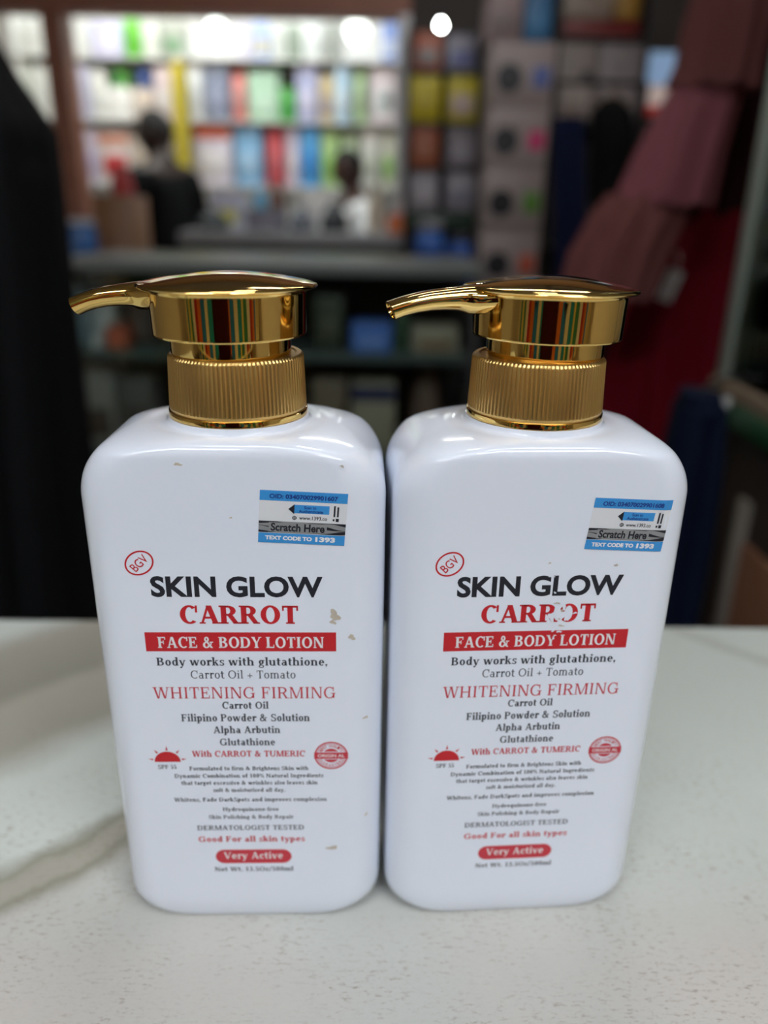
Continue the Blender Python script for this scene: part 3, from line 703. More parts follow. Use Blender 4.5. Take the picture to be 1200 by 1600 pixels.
# ---- the lit stall: a wall shelf of four boards full of cartons and pouches
DS = 4.9
zb = [at(370, y, DS).z for y in (290, 189, 92, 18)]
xs0, xs1 = at(40, 200, DS).x, PX0 + .3
shelf_unit('stall_shelf', 'white wall shelf filled with cartons and pouches inside the lit stall', xs0, xs1, DS - .02, DS + .36, [zb[0], zb[1], zb[2], at(370, 330, DS).z - .25, FLOOR + .2], zb[3] + .05, (238, 238, 236), th=.008)
LOW, MID, TOP = zb[0], zb[1], zb[2]
ROWS = [
 # board, px0, px1, py_top, body, print, band, kind, name, label
 (LOW, 126, 150, 200, (214, 206, 226), (190, 180, 214), None, 'c', 'lavender narrow carton at the wooden post end of the stall\'s lower shelf'),
 (LOW, 154, 204, 207, (240, 234, 232), (214, 70, 76), (226, 150, 120), 'c', 'white carton with a red print, left of the black-clothed person\'s head'),
 (LOW, 208, 238, 212, (226, 214, 200), (206, 190, 170), None, 'c', 'beige carton directly behind the black-clothed person\'s shoulder'),
 (LOW, 242, 270, 205, (232, 222, 226), (200, 190, 200), None, 'p', 'pale pink pouch behind the head of the black-clothed person'),
 (LOW, 303, 361, 192, (222, 216, 232), (238, 236, 242), (226, 108, 72), 'c', 'wide white-lilac carton with an orange-red top band on the lower shelf'),
 (LOW, 367, 408, 191, (138, 190, 232), (168, 206, 238), None, 'c', 'light blue carton beside the coral red pouch on the lower shelf'),
 (LOW, 413, 445, 191, (222, 96, 106), (232, 140, 146), None, 'p', 'coral red pouch between light blue and lavender packs on the lower shelf'),
 (LOW, 448, 466, 196, (220, 212, 232), (236, 230, 240), None, 'c', 'slim lavender carton between the coral red pouch and the vivid blue carton'),
 (LOW, 469, 499, 195, (92, 172, 234), (70, 150, 226), None, 'c', 'vivid blue carton on the lower shelf of the lit stall'),
 (LOW, 502, 530, 205, (184, 222, 152), (150, 206, 110), None, 'c', 'light green carton beside the vivid blue one on the lower shelf'),
 (LOW, 534, 562, 202, (206, 230, 196), (120, 196, 96), None, 'p', 'pale green pouch behind the head of the white-shirted person'),
 (LOW, 566, 592, 198, (238, 240, 236), (214, 224, 210), None, 'c', 'white carton right of the white-shirted person\'s head on the lower shelf'),
 (LOW, 596, 619, 206, (226, 230, 214), (160, 210, 120), None, 'c', 'cream carton with green print beside the white post on the lower shelf'),
 (MID, 124, 139, 100, (206, 208, 232), None, None, 'c', 'slim lilac carton at the wooden post end of the middle shelf'),
 (MID, 143, 164, 110, (242, 244, 240), (226, 230, 228), None, 'c', 'plain white carton second from the wooden post on the middle shelf'),
 (MID, 167, 203, 136, (246, 248, 246), None, None, 'c', 'short white carton carrying the bright green pouch on the middle shelf'),
 (MID, 206, 237, 138, (226, 214, 202), (206, 196, 186), None, 'c', 'short beige carton carrying the royal blue pouch on the middle shelf'),
 (MID, 241, 268, 104, (230, 214, 218), (246, 244, 244), None, 'c', 'pinkish carton with a white print above the black-clothed person\'s head'),
 (MID, 294, 314, 100, (238, 242, 246), (220, 226, 232), None, 'c', 'slim white carton left of the slate-blue carton on the middle shelf'),
 (MID, 317, 356, 96, (134, 144, 168), (150, 158, 184), None, 'c', 'slate-blue carton beneath the large bulb on the middle shelf'),
 (MID, 359, 384, 106, (226, 140, 134), (236, 196, 194), None, 'p', 'salmon red pouch between slate-blue and mint packs on the middle shelf'),
 (MID, 387, 435, 112, (176, 212, 188), (196, 226, 206), None, 'c', 'wide mint green carton on the middle shelf'),
 (MID, 437, 460, 138, (92, 176, 92), (60, 150, 66), None, 'c', 'small leaf-green carton beside the wide mint one'),
 (MID, 463, 496, 92, (178, 184, 220), (206, 206, 232), None, 'c', 'tall periwinkle carton on the middle shelf'),
 (MID, 499, 521, 118, (206, 190, 150), (170, 158, 160), None, 'c', 'tan carton between periwinkle and pale blue packs on the middle shelf'),
 (MID, 523, 546, 94, (190, 220, 242), (216, 234, 246), None, 'c', 'pale blue carton on the middle shelf of the lit stall'),
 (MID, 552, 574, 96, (196, 226, 178), (214, 236, 204), None, 'p', 'tall pale green pouch on the middle shelf below the second bulb'),
 (MID, 580, 619, 98, (232, 222, 228), (220, 228, 230), None, 'd', 'pinkish white carton with a dark round dot on the middle shelf'),
 (TOP, 126, 138, 36, (226, 230, 226), None, None, 'c', 'slim white carton at the wooden post end of the top shelf'),
 (TOP, 141, 190, 34, (206, 206, 240), (226, 226, 246), None, 'c', 'wide lavender carton on the top shelf'),
 (TOP, 194, 218, 30, (116, 204, 72), (96, 186, 60), None, 'c', 'bright green carton on the top shelf beside the lavender one'),
 (TOP, 221, 246, 34, (222, 228, 220), None, None, 'c', 'off-white carton right of the bright green carton on the top shelf'),
 (TOP, 250, 286, 32, (176, 182, 172), (120, 160, 126), None, 'c', 'grey-green carton on the top shelf above the yellow roll'),
 (TOP, 366, 392, 36, (206, 204, 222), (226, 222, 232), None, 'c', 'pale lilac carton right of the first large bulb on the top shelf'),
 (TOP, 395, 419, 34, (170, 190, 238), (206, 200, 170), None, 'c', 'soft blue carton on the top shelf'),
 (TOP, 422, 446, 36, (206, 212, 210), None, None, 'c', 'light grey carton beside the soft blue one on the top shelf'),
 (TOP, 450, 469, 38, (150, 166, 152), None, None, 'c', 'dull green carton on the top shelf'),
 (TOP, 472, 501, 34, (226, 232, 232), (206, 214, 216), None, 'c', 'bright white carton right of the dull green one on the top shelf'),
 (TOP, 505, 534, 36, (156, 162, 158), None, None, 'c', 'grey carton left of the second large bulb on the top shelf'),
 (TOP, 597, 622, 34, (130, 156, 220), (206, 216, 240), None, 'c', 'cornflower blue carton beside the white post on the top shelf'),
]
for (zz, a, b, top, c, pc, bd, kind, lab) in ROWS:
    x0, x1, _, z1 = rect3(a, top, b, {LOW: 290, MID: 189, TOP: 92}[zz], DS); z1 = min(z1, {LOW: MID, MID: TOP, TOP: zb[3] + .05}[zz] - .014); g = 'packs on the shelves of the lit stall'
    if kind == 'p': pouch('product_pouch', lab, 'pouch', x0, x1, zz, z1, DS + .03, c, pc, g)
    else: carton('product_carton', lab, 'carton', x0, x1, zz, z1, DS + .01 + .01 * random.random(), .16, c, pc, (.03, .12, .42, (96, 104, 106)) if kind == 'd' else None, g, bd)
x0, x1, z0, z1 = rect3(168, 101, 199, 136, DS); zz = rect3(167, 136, 203, 189, DS)[3] + .006
pouch('product_pouch', 'bright green pouch standing on the short white carton', 'pouch', x0, x1, zz, z1, DS + .05, (112, 200, 70), (70, 150, 130), 'packs on the shelves of the lit stall')
x0, x1, z0, z1 = rect3(207, 101, 234, 138, DS); zz = rect3(206, 138, 237, 189, DS)[3] + .006
pouch('product_pouch', 'royal blue pouch standing on the short beige carton', 'pouch', x0, x1, zz, z1, DS + .05, (84, 120, 208), (120, 150, 220), 'packs on the shelves of the lit stall')
# goods left of the wooden post
for (a, b, tp, bt, c, lab) in ((22, 50, 96, 189, (214, 222, 212), 'grey-white carton left of the wooden post on the middle shelf'), (53, 80, 104, 189, (240, 244, 240), 'white carton just left of the wooden post on the middle shelf'),
                               (30, 74, 30, 92, (226, 230, 226), 'off-white carton left of the wooden post on the top shelf')):
    x0, x1, z0, z1 = rect3(a, tp, b, bt, DS); x0 = max(x0, xs0 + .02)
    if x1 - x0 > .03: carton('product_carton', lab, 'carton', x0, x1, MID if bt == 189 else TOP, z1, DS + .01, .16, c, None, None, 'packs on the shelves of the lit stall')
# yellow roll standing before the shelf
p = at(288, 290, 4.8); t = thing('yellow_roll', 'tall thin yellow roll standing between the two groups of cartons', 'roll', (p.x, 4.83, FLOOR))
bm = bmesh.new(); lathe(bm, [(.036, 0), (.04, .004), (.04, at(284, 98, 4.8).z - FLOOR), (.03, at(284, 98, 4.8).z - FLOOR + .004)], 28); obj('rolled_sheet', bm, cmat((214, 198, 60), .5), t)
bm = bmesh.new(); lathe(bm, [(.018, at(284, 98, 4.8).z - FLOOR), (.018, at(284, 98, 4.8).z - FLOOR + .02)], 20); obj('roll_core', bm, cmat((190, 170, 120), .6), t)

# ---- desk of the stall and what stands on it
DD = 3.86
xa, xb = at(292, 370, DD).x, at(640, 370, DD).x - .02; zd = at(450, 362, DD).z
t = thing('stall_desk', 'grey-topped sales desk with a dark green front before the lit stall', 'desk', ((xa + xb) / 2, DD - .15, FLOOR)); hw = (xb - xa) / 2
bm = bmesh.new(); box(bm, -hw, hw, 0, .58, zd - FLOOR - .06, zd - FLOOR, .005); obj('desk_top', bm, cmat((150, 150, 154), .35), t)
bm = bmesh.new(); box(bm, -hw + .02, hw - .02, .03, .05, .02, zd - FLOOR - .06, .003); obj('front_panel', bm, cmat((34, 62, 46), .5), t)
for s in (-1, 1):
    bm = bmesh.new(); box(bm, s * (hw - .04) - .015, s * (hw - .04) + .015, .05, .56, 0, zd - FLOOR - .06, .003); obj('side_panel', bm, cmat((40, 44, 44), .5), t)
def on_desk(px0, py0, px1, D=DD + .05):
    x0, x1, z0, z1 = rect3(px0, py0, px1, 360, D); return x0, x1, z1
def lump(name, label, cat, x0, x1, z0, h, y, dep, rgb, handle=None):
    """a soft bag: rounded lofted body with a zip line and handles"""
    wd = x1 - x0; t = thing(name, label, cat, ((x0 + x1) / 2, y, z0 + .0008)); rings = []
    for k in range(11):
        u = k / 10; s_ = (1 - .55 * u ** 2.2) * (.9 + .1 * math.sin(PI * u)); zz = h * u
        rings.append([Vector((wd / 2 * s_ * math.copysign(abs(math.cos(a)) ** .7, math.cos(a)), dep / 2 + dep / 2 * s_ * math.copysign(abs(math.sin(a)) ** .7, math.sin(a)), zz)) for a in [2 * PI * i / 28 for i in range(28)]])
    bm = bmesh.new(); loft(bm, rings); obj('bag_body', bm, cmat(rgb, .6), t)
    bm = bmesh.new(); tube(bm, [(-wd * .2, dep / 2, h * .98), (-wd * .12, dep / 2, h * 1.1), (wd * .12, dep / 2, h * 1.1), (wd * .2, dep / 2, h * .98)], .008); obj('bag_handle', bm, cmat(handle or [v * .8 for v in rgb], .6), t)
    return t
a, b, z = on_desk(497, 322, 545); lump('black_bag', 'dark grey rounded bag on the desk in front of the white-shirted person', 'bag', a, b, zd, z - zd, DD + .05, .16, (50, 54, 58))
a, b, z = on_desk(306, 332, 356); lump('dark_pouch', 'low dark pouch at the left end of the grey desk top', 'bag', a, b, zd, z - zd, DD + .02, .14, (44, 48, 52))
a, b, z = on_desk(446, 330, 488); lump('slate_bag', 'low slate-grey bag between the jar and the rounded dark bag on the desk', 'bag', a, b, zd, z - zd, DD + .12, .14, (92, 96, 108))
a, b, z = on_desk(384, 328, 442); carton('grey_box', 'flat grey-violet box in the middle of the desk', 'box', a, b, zd, z, DD + .04, .2, (120, 118, 132), (140, 138, 150))
a, b, z = on_desk(333, 302, 380, DD + .3); carton('lavender_box', 'pale lavender box with a yellow mark behind the dark pouch on the desk', 'box', a, b, zd, z, DD + .26, .14, (196, 196, 216), (210, 206, 120))
a, b, z = on_desk(420, 282, 446, DD + .3); jar('brown_jar', 'tall brown jar standing at the back of the desk under the coral red pouch', 'jar', (a + b) / 2, DD + .32, zd, (b - a) / 2, z - zd, (120, 92, 84), (96, 74, 68))
a, b, z = on_desk(398, 288, 418, DD + .34); jar('blue_jar', 'slim sky-blue jar left of the brown jar on the desk', 'jar', (a + b) / 2, DD + .34, zd, (b - a) / 2, z - zd, (110, 180, 220), (200, 220, 230))
a, b, z = on_desk(574, 290, 596, DD + .1); jar('beige_bottle', 'tall beige bottle right of the white-shirted person on the desk', 'bottle', (a + b) / 2, DD + .12, zd, (b - a) / 2, z - zd, (190, 180, 160), (150, 140, 124))
a, b, z = on_desk(606, 336, 642, DD); carton('orange_box', 'bright orange box on the right end of the desk', 'box', a, b - .03, zd, z, DD - .08, .12, (238, 112, 50), (244, 150, 90))
# brown carton tower and things beside the black-clothed person
DB = 3.55
x0, x1, z0, z1 = rect3(148, 305, 204, 420, DB)
carton('cardboard_carton', 'tall brown cardboard carton left of the black-clothed person', 'carton', x0, x1, FLOOR, z1, DB, .3, (140, 102, 74), (120, 86, 60))
x0, x1, z0, z2 = rect3(156, 262, 192, 305, DB); lump('red_bag', 'small dark bag with a red top on the brown cardboard carton', 'bag', x0, x1, z1 + .002, z2 - z1, DB + .08, .12, (176, 60, 62), (60, 40, 40))
x0, x1, z0, z1 = rect3(104, 342, 146, 404, 3.3)
t = shelf_unit('low_stand', 'low dark stand behind the glass showcase under the blue tub', at(98, 400, 3.3).x, at(150, 400, 3.3).x, 3.2, 3.5, [z0, z0 - .4], z0, (70, 60, 56), cat='stand')
jar('blue_tub', 'blue tub with a pale lid at the foot of the wooden post', 'tub', (x0 + x1) / 2, 3.34, z0, (x1 - x0) / 2, z1 - z0, (70, 118, 186), (196, 204, 214), neck=.8)

# ---- glass showcase between the counter and the stall
DG = 2.0
xg0, xg1 = at(92, 480, DG).x, at(752, 480, DG).x; zg = at(400, 409, DG).z
t = thing('glass_showcase', 'long glass showcase with grey edges behind the lotion bottles', 'showcase', ((xg0 + xg1) / 2, DG, FLOOR)); hw = (xg1 - xg0) / 2; H = zg - FLOOR
FR = cmat((110, 116, 114), .35)
shz = [at(400, 553, DG).z - FLOOR, at(400, 712, DG).z - FLOOR, .12]
for s in (-1, 1):
    for yy in (0, .43):
        bm = bmesh.new(); box(bm, s * (hw - .012) - .012, s * (hw - .012) + .012, yy, yy + .024, 0, H - .03, .002); obj('corner_post', bm, cmat((44, 46, 46), .4), t)
bm = bmesh.new(); box(bm, -hw, hw, -.01, .46, H - .028, H, .004); obj('top_slab', bm, FR, t)
for z in shz[:2]:
    bm = bmesh.new(); box(bm, -hw + .026, hw - .026, .012, .44, z - .02, z, .002); obj('shelf', bm, cmat((88, 98, 96), .3), t)
bm = bmesh.new(); box(bm, -hw + .026, hw - .026, .012, .44, 0, .12, .002); obj('plinth', bm, cmat((44, 36, 32), .5), t)
bm = bmesh.new(); box(bm, -hw + .026, hw - .026, .445, .45, .12, H - .03, .001); obj('back_board', bm, cmat((40, 38, 38), .6), t)
bm = bmesh.new(); box(bm, -hw + .026, hw - .026, .003, .008, .12, H - .03); obj('front_pane', bm, glass(), t)
Z1, Z2, Z3 = shz[0] + FLOOR, shz[1] + FLOOR, .12 + FLOOR
def in_case(px0, py0, px1, base, D, name, lab, cat, rgb, prt=None, kind='c', dep=.12, band=None):
    x0, x1, z0, z1 = rect3(px0, py0, px1, py0 + 40, D)
    if kind == 'c': return carton(name, lab, cat, x0, x1, base, z1, D, dep, rgb, prt, None, None, band)
    if kind == 'l': return lump(name, lab, cat, x0, x1, base, z1 - base, D, dep, rgb)
    return jar(name, lab, cat, (x0 + x1) / 2, D + (x1 - x0) / 2, base, (x1 - x0) / 2, z1 - base, rgb, prt or (210, 210, 210))
in_case(104, 438, 128, Z1, 2.08, 'jar', 'pale blue jar at the left end of the showcase\'s upper shelf', 'jar', (150, 172, 186), (190, 196, 200), 'j')
in_case(136, 452, 176, Z1, 2.12, 'small_box', 'grey-white box left on the showcase\'s upper shelf', 'box', (176, 178, 176), (196, 196, 196))
in_case(165, 512, 197, Z1, 2.03, 'small_box', 'low orange-red box on the showcase\'s upper shelf under the pump spout', 'box', (190, 84, 54), (206, 110, 80))
in_case(140, 522, 160, Z1, 2.03, 'jar', 'small white jar before the grey-white box in the showcase', 'jar', (206, 206, 204), None, 'j')
in_case(200, 470, 236, Z1, 2.10, 'small_box', 'dark brown box behind the left bottle\'s pump in the showcase', 'box', (84, 62, 54), (100, 80, 70))
in_case(490, 462, 536, Z1, 2.10, 'small_box', 'dark olive box beside the left pump head in the showcase', 'box', (72, 76, 62), (90, 92, 76))
in_case(548, 506, 612, Z1, 2.04, 'small_box', 'bright blue box between the two pump heads in the showcase', 'box', (82, 124, 214), (126, 160, 232))
in_case(618, 478, 640, Z1, 2.1, 'jar', 'slim green jar under the right spout in the showcase', 'jar', (84, 108, 84), (120, 140, 120), 'j')
in_case(644, 512, 716, Z1, 2.04, 'small_box', 'cream box under the right bottle\'s spout in the showcase', 'box', (176, 164, 146), (150, 120, 96))
in_case(112, 588, 176, Z2, 2.05, 'shoe_box', 'grey box with a dark oval picture on the showcase\'s lower shelf, far left', 'box', (150, 146, 142), (84, 70, 64))
in_case(186, 592, 238, Z2, 2.09, 'shoe_box', 'dark grey box right of the oval-picture box on the showcase\'s lower shelf', 'box', (104, 102, 100), (70, 64, 60))
in_case(486, 594, 540, Z2, 2.08, 'small_box', 'dim beige box beside the left bottle\'s collar in the showcase', 'box', (136, 118, 100), (110, 92, 80))
in_case(548, 600, 618, Z2, 2.04, 'small_box', 'cream box with a navy top behind the gap of the two bottles', 'box', (170, 158, 140), None, 'c', .12, (48, 50, 92))
in_case(640, 578, 694, Z2, 2.12, 'brown_pouch', 'brown pouch left of the right bottle\'s collar in the showcase', 'pouch', (110, 86, 74), None, 'l')
in_case(108, 752, 150, Z3, 2.06, 'small_box', 'tan and green box at the bottom of the showcase, far left', 'box', (120, 96, 74), (56, 92, 60))

# ---- low cabinet right of the showcase with two blue containers
DL = 2.5
zl_ = at(690, 455, DL).z; xl0, xl1 = at(640, 455, DL).x, at(868, 455, DL).x
shelf_unit('low_cabinet', 'low dark cabinet below the two blue containers', xl0, xl1, DL - .04, DL + .4, [zl_, zl_ - .4, FLOOR + .1], zl_, (52, 50, 50), cat='cabinet')
x0, x1, z0, z1 = rect3(648, 345, 698, 455, DL); jar('blue_container', 'taller blue container with a grey lid, left of the other blue one', 'container', (x0 + x1) / 2, DL + .1, zl_, (x1 - x0) / 2, z1 - zl_, (56, 104, 186), (150, 152, 160), neck=.72, lab=(48, 92, 176))
x0, x1, z0, z1 = rect3(702, 366, 744, 455, DL); jar('blue_container', 'shorter dark blue container with a dark lid beside the fan cartons', 'container', (x0 + x1) / 2, DL + .12, zl_, (x1 - x0) / 2, z1 - zl_, (52, 92, 172), (34, 40, 52), neck=.8, lab=(40, 70, 140))

# ---- dark rack on the partition, right of the white post
DR = 3.66
xr0, xr1 = at(634, 200, DR).x, at(752, 200, DR).x
rz = [at(690, y, DR).z for y in (329, 263, 191, 111)]
shelf_unit('partition_rack', 'dark narrow rack of cartons right of the white post', xr0, xr1, DR - .02, DR + .22, rz + [rz[0] - .3, rz[0] - .6], at(690, 42, DR).z, (46, 46, 48), th=.012)
bm = bmesh.new(); box(bm, xr0 + .012, xr1 - .012, DR - .026, DR - .02, rz[0] - .07, rz[0] - .012, .001); o = obj('green_strip', bm, cmat((36, 62, 48), .5)); tag(o, 'dark green strip along the front edge of the narrow rack', 'strip')
for (a, b, tp, k, c, pc, lab) in ((646, 691, 50, 3, (150, 78, 56), (120, 110, 112), 'rust red carton with a grey print on the rack\'s top board'), (698, 744, 54, 3, (118, 116, 130), (88, 92, 140), 'grey-violet carton with a blue print on the rack\'s top board'),
                           (640, 688, 116, 2, (190, 172, 18), (176, 158, 14), 'plain yellow carton nearest the white post on the rack'), (699, 746, 114, 2, (190, 174, 32), (186, 166, 160), 'yellow carton with a pale print on the rack'),
                           (642, 686, 194, 1, (150, 78, 44), (160, 96, 70), 'rust brown carton below the plain yellow one'), (698, 745, 196, 1, (120, 112, 120), (150, 146, 156), 'grey carton with a pale lower print below the pale-print yellow one'),
                           (641, 684, 267, 0, (160, 156, 166), (172, 168, 176), 'light grey carton nearest the white post on the rack\'s bottom board'), (698, 742, 266, 0, (156, 152, 162), (130, 130, 146), 'light grey carton on the rack\'s bottom board beside the fan cartons')):
    x0, x1, _, z1 = rect3(a, tp, b, (329, 263, 191, 111)[k], DR)
    carton('rack_carton', lab, 'carton', x0, x1, rz[k], z1, DR, .16, c, pc, None, 'cartons on the dark narrow rack')

# ---- column of appliance cartons with round dark pictures
DF = 3.4
xf0, xf1 = at(758, 250, DF).x, at(856, 250, DF).x
fz = [at(806, y, DF).z for y in (455, 362, 262, 168, 64)]
t = shelf_unit('carton_stand', 'low stand under the column of beige appliance cartons', xf0 - .02, xf1 + .02, DF - .01, DF + .3, [fz[0], fz[0] - .5], fz[0], (70, 66, 62), cat='stand')
dots = (((196, 92, 70), 'bottom beige carton with a dark round picture and a rust spot'), ((96, 150, 60), 'beige carton with a dark round picture and a green block, second from bottom'), ((206, 60, 120), 'beige carton with a dark round picture and a pink spot'), ((86, 104, 170), 'topmost full beige carton with a dark round picture and a blue spot'))
for k in range(4):
    c, lab = dots[k]
    t = carton('appliance_carton', lab, 'carton', xf0, xf1, fz[k], fz[k + 1] - .003, DF, .26, (158, 146, 146), None, (.052, -.20, .45, (30, 32, 38)), 'appliance cartons stacked in a column')
    wd = xf1 - xf0; h = fz[k + 1] - fz[k]
    bm = bmesh.new(); box(bm, wd * .16, wd * .42, -.0014, .0004, h * .30, h * .62, .0004); obj('printed_spot', bm, cmat(c, .4), t)
x0, x1, _, z1 = rect3(762, -20, 818, 64, DF); carton('wide_carton', 'greyish pink carton on top of the appliance carton column', 'carton', x0, x1, fz[4], z1, DF + .01, .2, (142, 124, 126), (120, 108, 110))
x0, x1, _, z1 = rect3(821, -20, 864, 64, DF); carton('blue_carton', 'deep blue carton on top of the appliance carton column', 'carton', x0, x1, fz[4], z1, DF + .01, .2, (44, 100, 146), (60, 120, 168))

# ---- grey cartons on the far right rack
DQ = 3.6
xq0, xq1 = at(866, 110, DQ).x, at(1010, 110, DQ).x
qz = [at(935, y, DQ).z for y in (188, 58)]
shelf_unit('far_rack', 'dark rack of grey cartons behind the hanging clothes', xq0, xq1, DQ - .02, DQ + .25, [qz[0], qz[1], qz[0] - .5], at(935, -25, DQ).z, (48, 44, 44), th=.014)
def on_far(a, tp, b, bt, base, rgb, prt, lab, pic=None):
    x0, x1, _, z1 = rect3(a, tp, b, bt, DQ); z1 = min(z1, qz[1] - .02) if base == qz[0] else z1; carton('grey_carton', lab, 'carton', x0, x1, base, z1, DQ, .16, rgb, prt, pic, 'cartons on the far right rack')
on_far(872, 66, 930, 188, qz[0], (146, 136, 134), (168, 158, 154), 'grey-beige carton with a dark dot on the far rack', (.026, .26, .56, (54, 52, 60)))
on_far(934, 62, 1001, 188, qz[0], (134, 126, 130), (142, 134, 138), 'plain grey carton right of the dark-dot carton on the far rack')
on_far(880, 31, 998, 58, qz[1], (110, 26, 26), None, 'flat dark red carton lying on the far rack')
x0, x1, _, z1 = rect3(880, -8, 958, 29, DQ); z = rect3(874, 31, 1002, 58, DQ)[3]
carton('grey_carton', 'taupe carton lying on the flat dark red one', 'carton', x0, x1, z + .003, z1 + .004, DQ, .14, (140, 126, 116), None, None, 'cartons on the far right rack')
x0, x1, _, z1 = rect3(962, -8, 1000, 29, DQ)
carton('grey_carton', 'mustard carton lying on the flat dark red one', 'carton', x0, x1, z + .003, z1 + .004, DQ, .14, (150, 112, 36), None, None, 'cartons on the far right rack')
# lit poster on the partition
x0, x1, z0, z1 = rect3(1006, 78, 1072, 182, 3.88)
t = thing('lit_poster', 'backlit pale blue and pink poster on the wall beside the mauve dress', 'poster', ((x0 + x1) / 2, 3.88, z0)); wd = x1 - x0; h = z1 - z0
bm = bmesh.new(); box(bm, -wd / 2, wd / 2, 0, .035, 0, h, .004); obj('poster_frame', bm, cmat((120, 130, 128), .4), t)
bm = bmesh.new(); box(bm, -wd * .46, wd * .46, -.003, .001, h * .48, h * .97); obj('blue_sheet', bm, mat('poster_blue', (140, 170, 206), .5, emit=.55), t)
bm = bmesh.new(); box(bm, -wd * .46, wd * .46, -.003, .001, h * .17, h * .47); obj('pink_sheet', bm, mat('poster_pink', (206, 186, 180), .5, emit=.45), t)
bm = bmesh.new(); box(bm, -wd * .46, wd * .1, -.003, .001, h * .03, h * .16); obj('red_sheet', bm, mat('poster_red', (196, 60, 56), .5, emit=.3), t)
x0, x1, z0, z1 = rect3(470, 300, 530, 360, DD + .3); t = thing('paper_stack', 'stack of white papers leaning up behind the slate-grey bag on the desk', 'papers', ((x0 + x1) / 2, DD + .33, zd + .0008)); wd = x1 - x0
for k in range(4):
    bm = bmesh.new(); box(bm, -wd / 2 + .004 * k, wd / 2 - .006 * k, .012 * k, .012 * k + .009, 0, z1 - zd - .012 * k, .001); obj('paper_pad', bm, cmat((240, 240, 238 - 2 * k), .6), t)

# ------------------------------------------------------------------ clothes
def cloth(sections, folds=9, amp=.10, n=96, seed=1, th=.004, closed_top=True):
    """sections: (x, y, z, half width, half depth, fold strength) from top to bottom"""
    rg = random.Random(seed); ph = rg.uniform(0, 6); bm = bmesh.new(); rings = []
    P = []
    m = len(sections)
    for i in range(m - 1):
        a, b = sections[i], sections[i + 1]; k = 5
        for j in range(k): P.append([a[q] + (b[q] - a[q]) * j / k for q in range(6)])
    P.append(list(sections[-1]))
    for i, (x, y, z, hw, hd, fs) in enumerate(P):
        r_ = []
        for j in range(n):
            an = 2 * PI * j / n; w_ = 1 + amp * fs * (math.sin(folds * an + ph + .25 * math.sin(i * .35)) + .45 * math.sin((folds * 2 + 1) * an + ph * 2 + i * .06))
            r_.append(Vector((x + hw * w_ * math.cos(an), y + hd * w_ * math.sin(an), z + .006 * fs * math.sin(folds * an + ph))))
        rings.append(r_)
    inner = [[p + (Vector((P[i][0], P[i][1], p.z)) - p).normalized() * th for p in rings[i]] for i in range(len(rings))][::-1]
    allr = rings + inner
    rs = [[bm.verts.new(p) for p in r_] for r_ in allr]
    for a, b in zip(rs, rs[1:]):
        for i in range(n): bm.faces.new((a[i], a[(i + 1) % n], b[(i + 1) % n], b[i]))
    if closed_top:
        bm.faces.new(rs[0][::-1])
        bm.faces.new(rs[-1])
    return bm
def hanger(parent, x, y, z, hw, rail_z):
    bm = bmesh.new(); tube(bm, [(x - hw, y, z - hw * .28), (x - hw * .5, y, z - .02), (x, y, z + .012), (x + hw * .5, y, z - .02), (x + hw, y, z - hw * .28)], .009, 8)
    pts = [(x, y, z + .01), (x, y, rail_z - .03)] + [(x, y + .026 * math.sin(a), rail_z + .003 + -.026 * math.cos(a)) for a in [0.4 + k * .5 for k in range(7)]]
    tube(bm, pts, .0025, 6); return obj('hanger', bm, cmat((120, 100, 80), .4), parent)
FAB = lambda n, c, r=.85: mat(n, c, r, var=.14, scale=60, bump=.2, spec=.15)
def place(px, py, D): return at(px, py, D)
# garment rack on the right
RZ = 1.02; RY = 1.72
t = thing('hanging_rail', 'dark clothes rail hung from the ceiling, carrying the mauve and red dresses', 'rail', (1.05, RY, RZ))
rx0, rx1 = .40, 1.75
RAILM = cmat((38, 36, 38), .35, metal=.8)
for yy in (0, .26):
    bm = bmesh.new(); tube(bm, [(rx0 - 1.05 - .03, yy, 0), (rx1 - 1.05 + .03, yy, 0)], .012, 14); obj('rail_tube', bm, RAILM, t)
    for x in (rx0, rx1):
        bm = bmesh.new(); tube(bm, [(x - 1.05, yy, 0), (x - 1.05, yy, CEIL - RZ)], .008, 10); obj('suspension_rod', bm, RAILM, t)
MAUVE = FAB('mauve_cloth', (142, 84, 92)); MAUVE2 = FAB('brown_mauve_cloth', (118, 72, 70)); RED = FAB('deep_red_cloth', (122, 14, 34)); DRED = FAB('maroon_cloth', (44, 14, 18)); NAVY = FAB('navy_denim', (22, 30, 62)); BLK = FAB('black_cloth', (14, 15, 17)); NAVY2 = FAB('dark_navy_cloth', (12, 22, 44))
# mauve tiered dress, hem swung to one side
def secs(D, rows):
    out = []
    for (px, py, hpx, hd, fs) in rows:
        p = place(px, py, D); q = place(px + hpx, py, D); out.append((p.x, D, p.z, q.x - p.x, hd, fs))
    return out
D1 = RY
top = place(1128, -60, D1)
t = thing('tiered_dress', 'mauve three-tiered dress hanging on the rack with its hem swung aside', 'dress', (top.x, D1, 0)); off = Vector((-top.x, -D1, 0))
def put(name, sec, m, par, offv, **k):
    o = obj(name, cloth([(a + offv.x, b + offv.y, c, d, e, f_) for a, b, c, d, e, f_ in sec], **k), m, par); return o
put('bodice', secs(D1, [(1142, -70, 40, .05, .2), (1146, -20, 56, .07, .4), (1136, 40, 62, .075, .6), (1122, 105, 60, .08, .7), (1112, 140, 64, .085, .8)]), MAUVE2, t, off, seed=3)
put('middle_tier', secs(D1, [(1108, 122, 46, .06, .5), (1090, 170, 54, .07, .6), (1062, 240, 62, .08, .7), (1036, 320, 70, .085, .8)]), MAUVE, t, off, seed=5, folds=8)
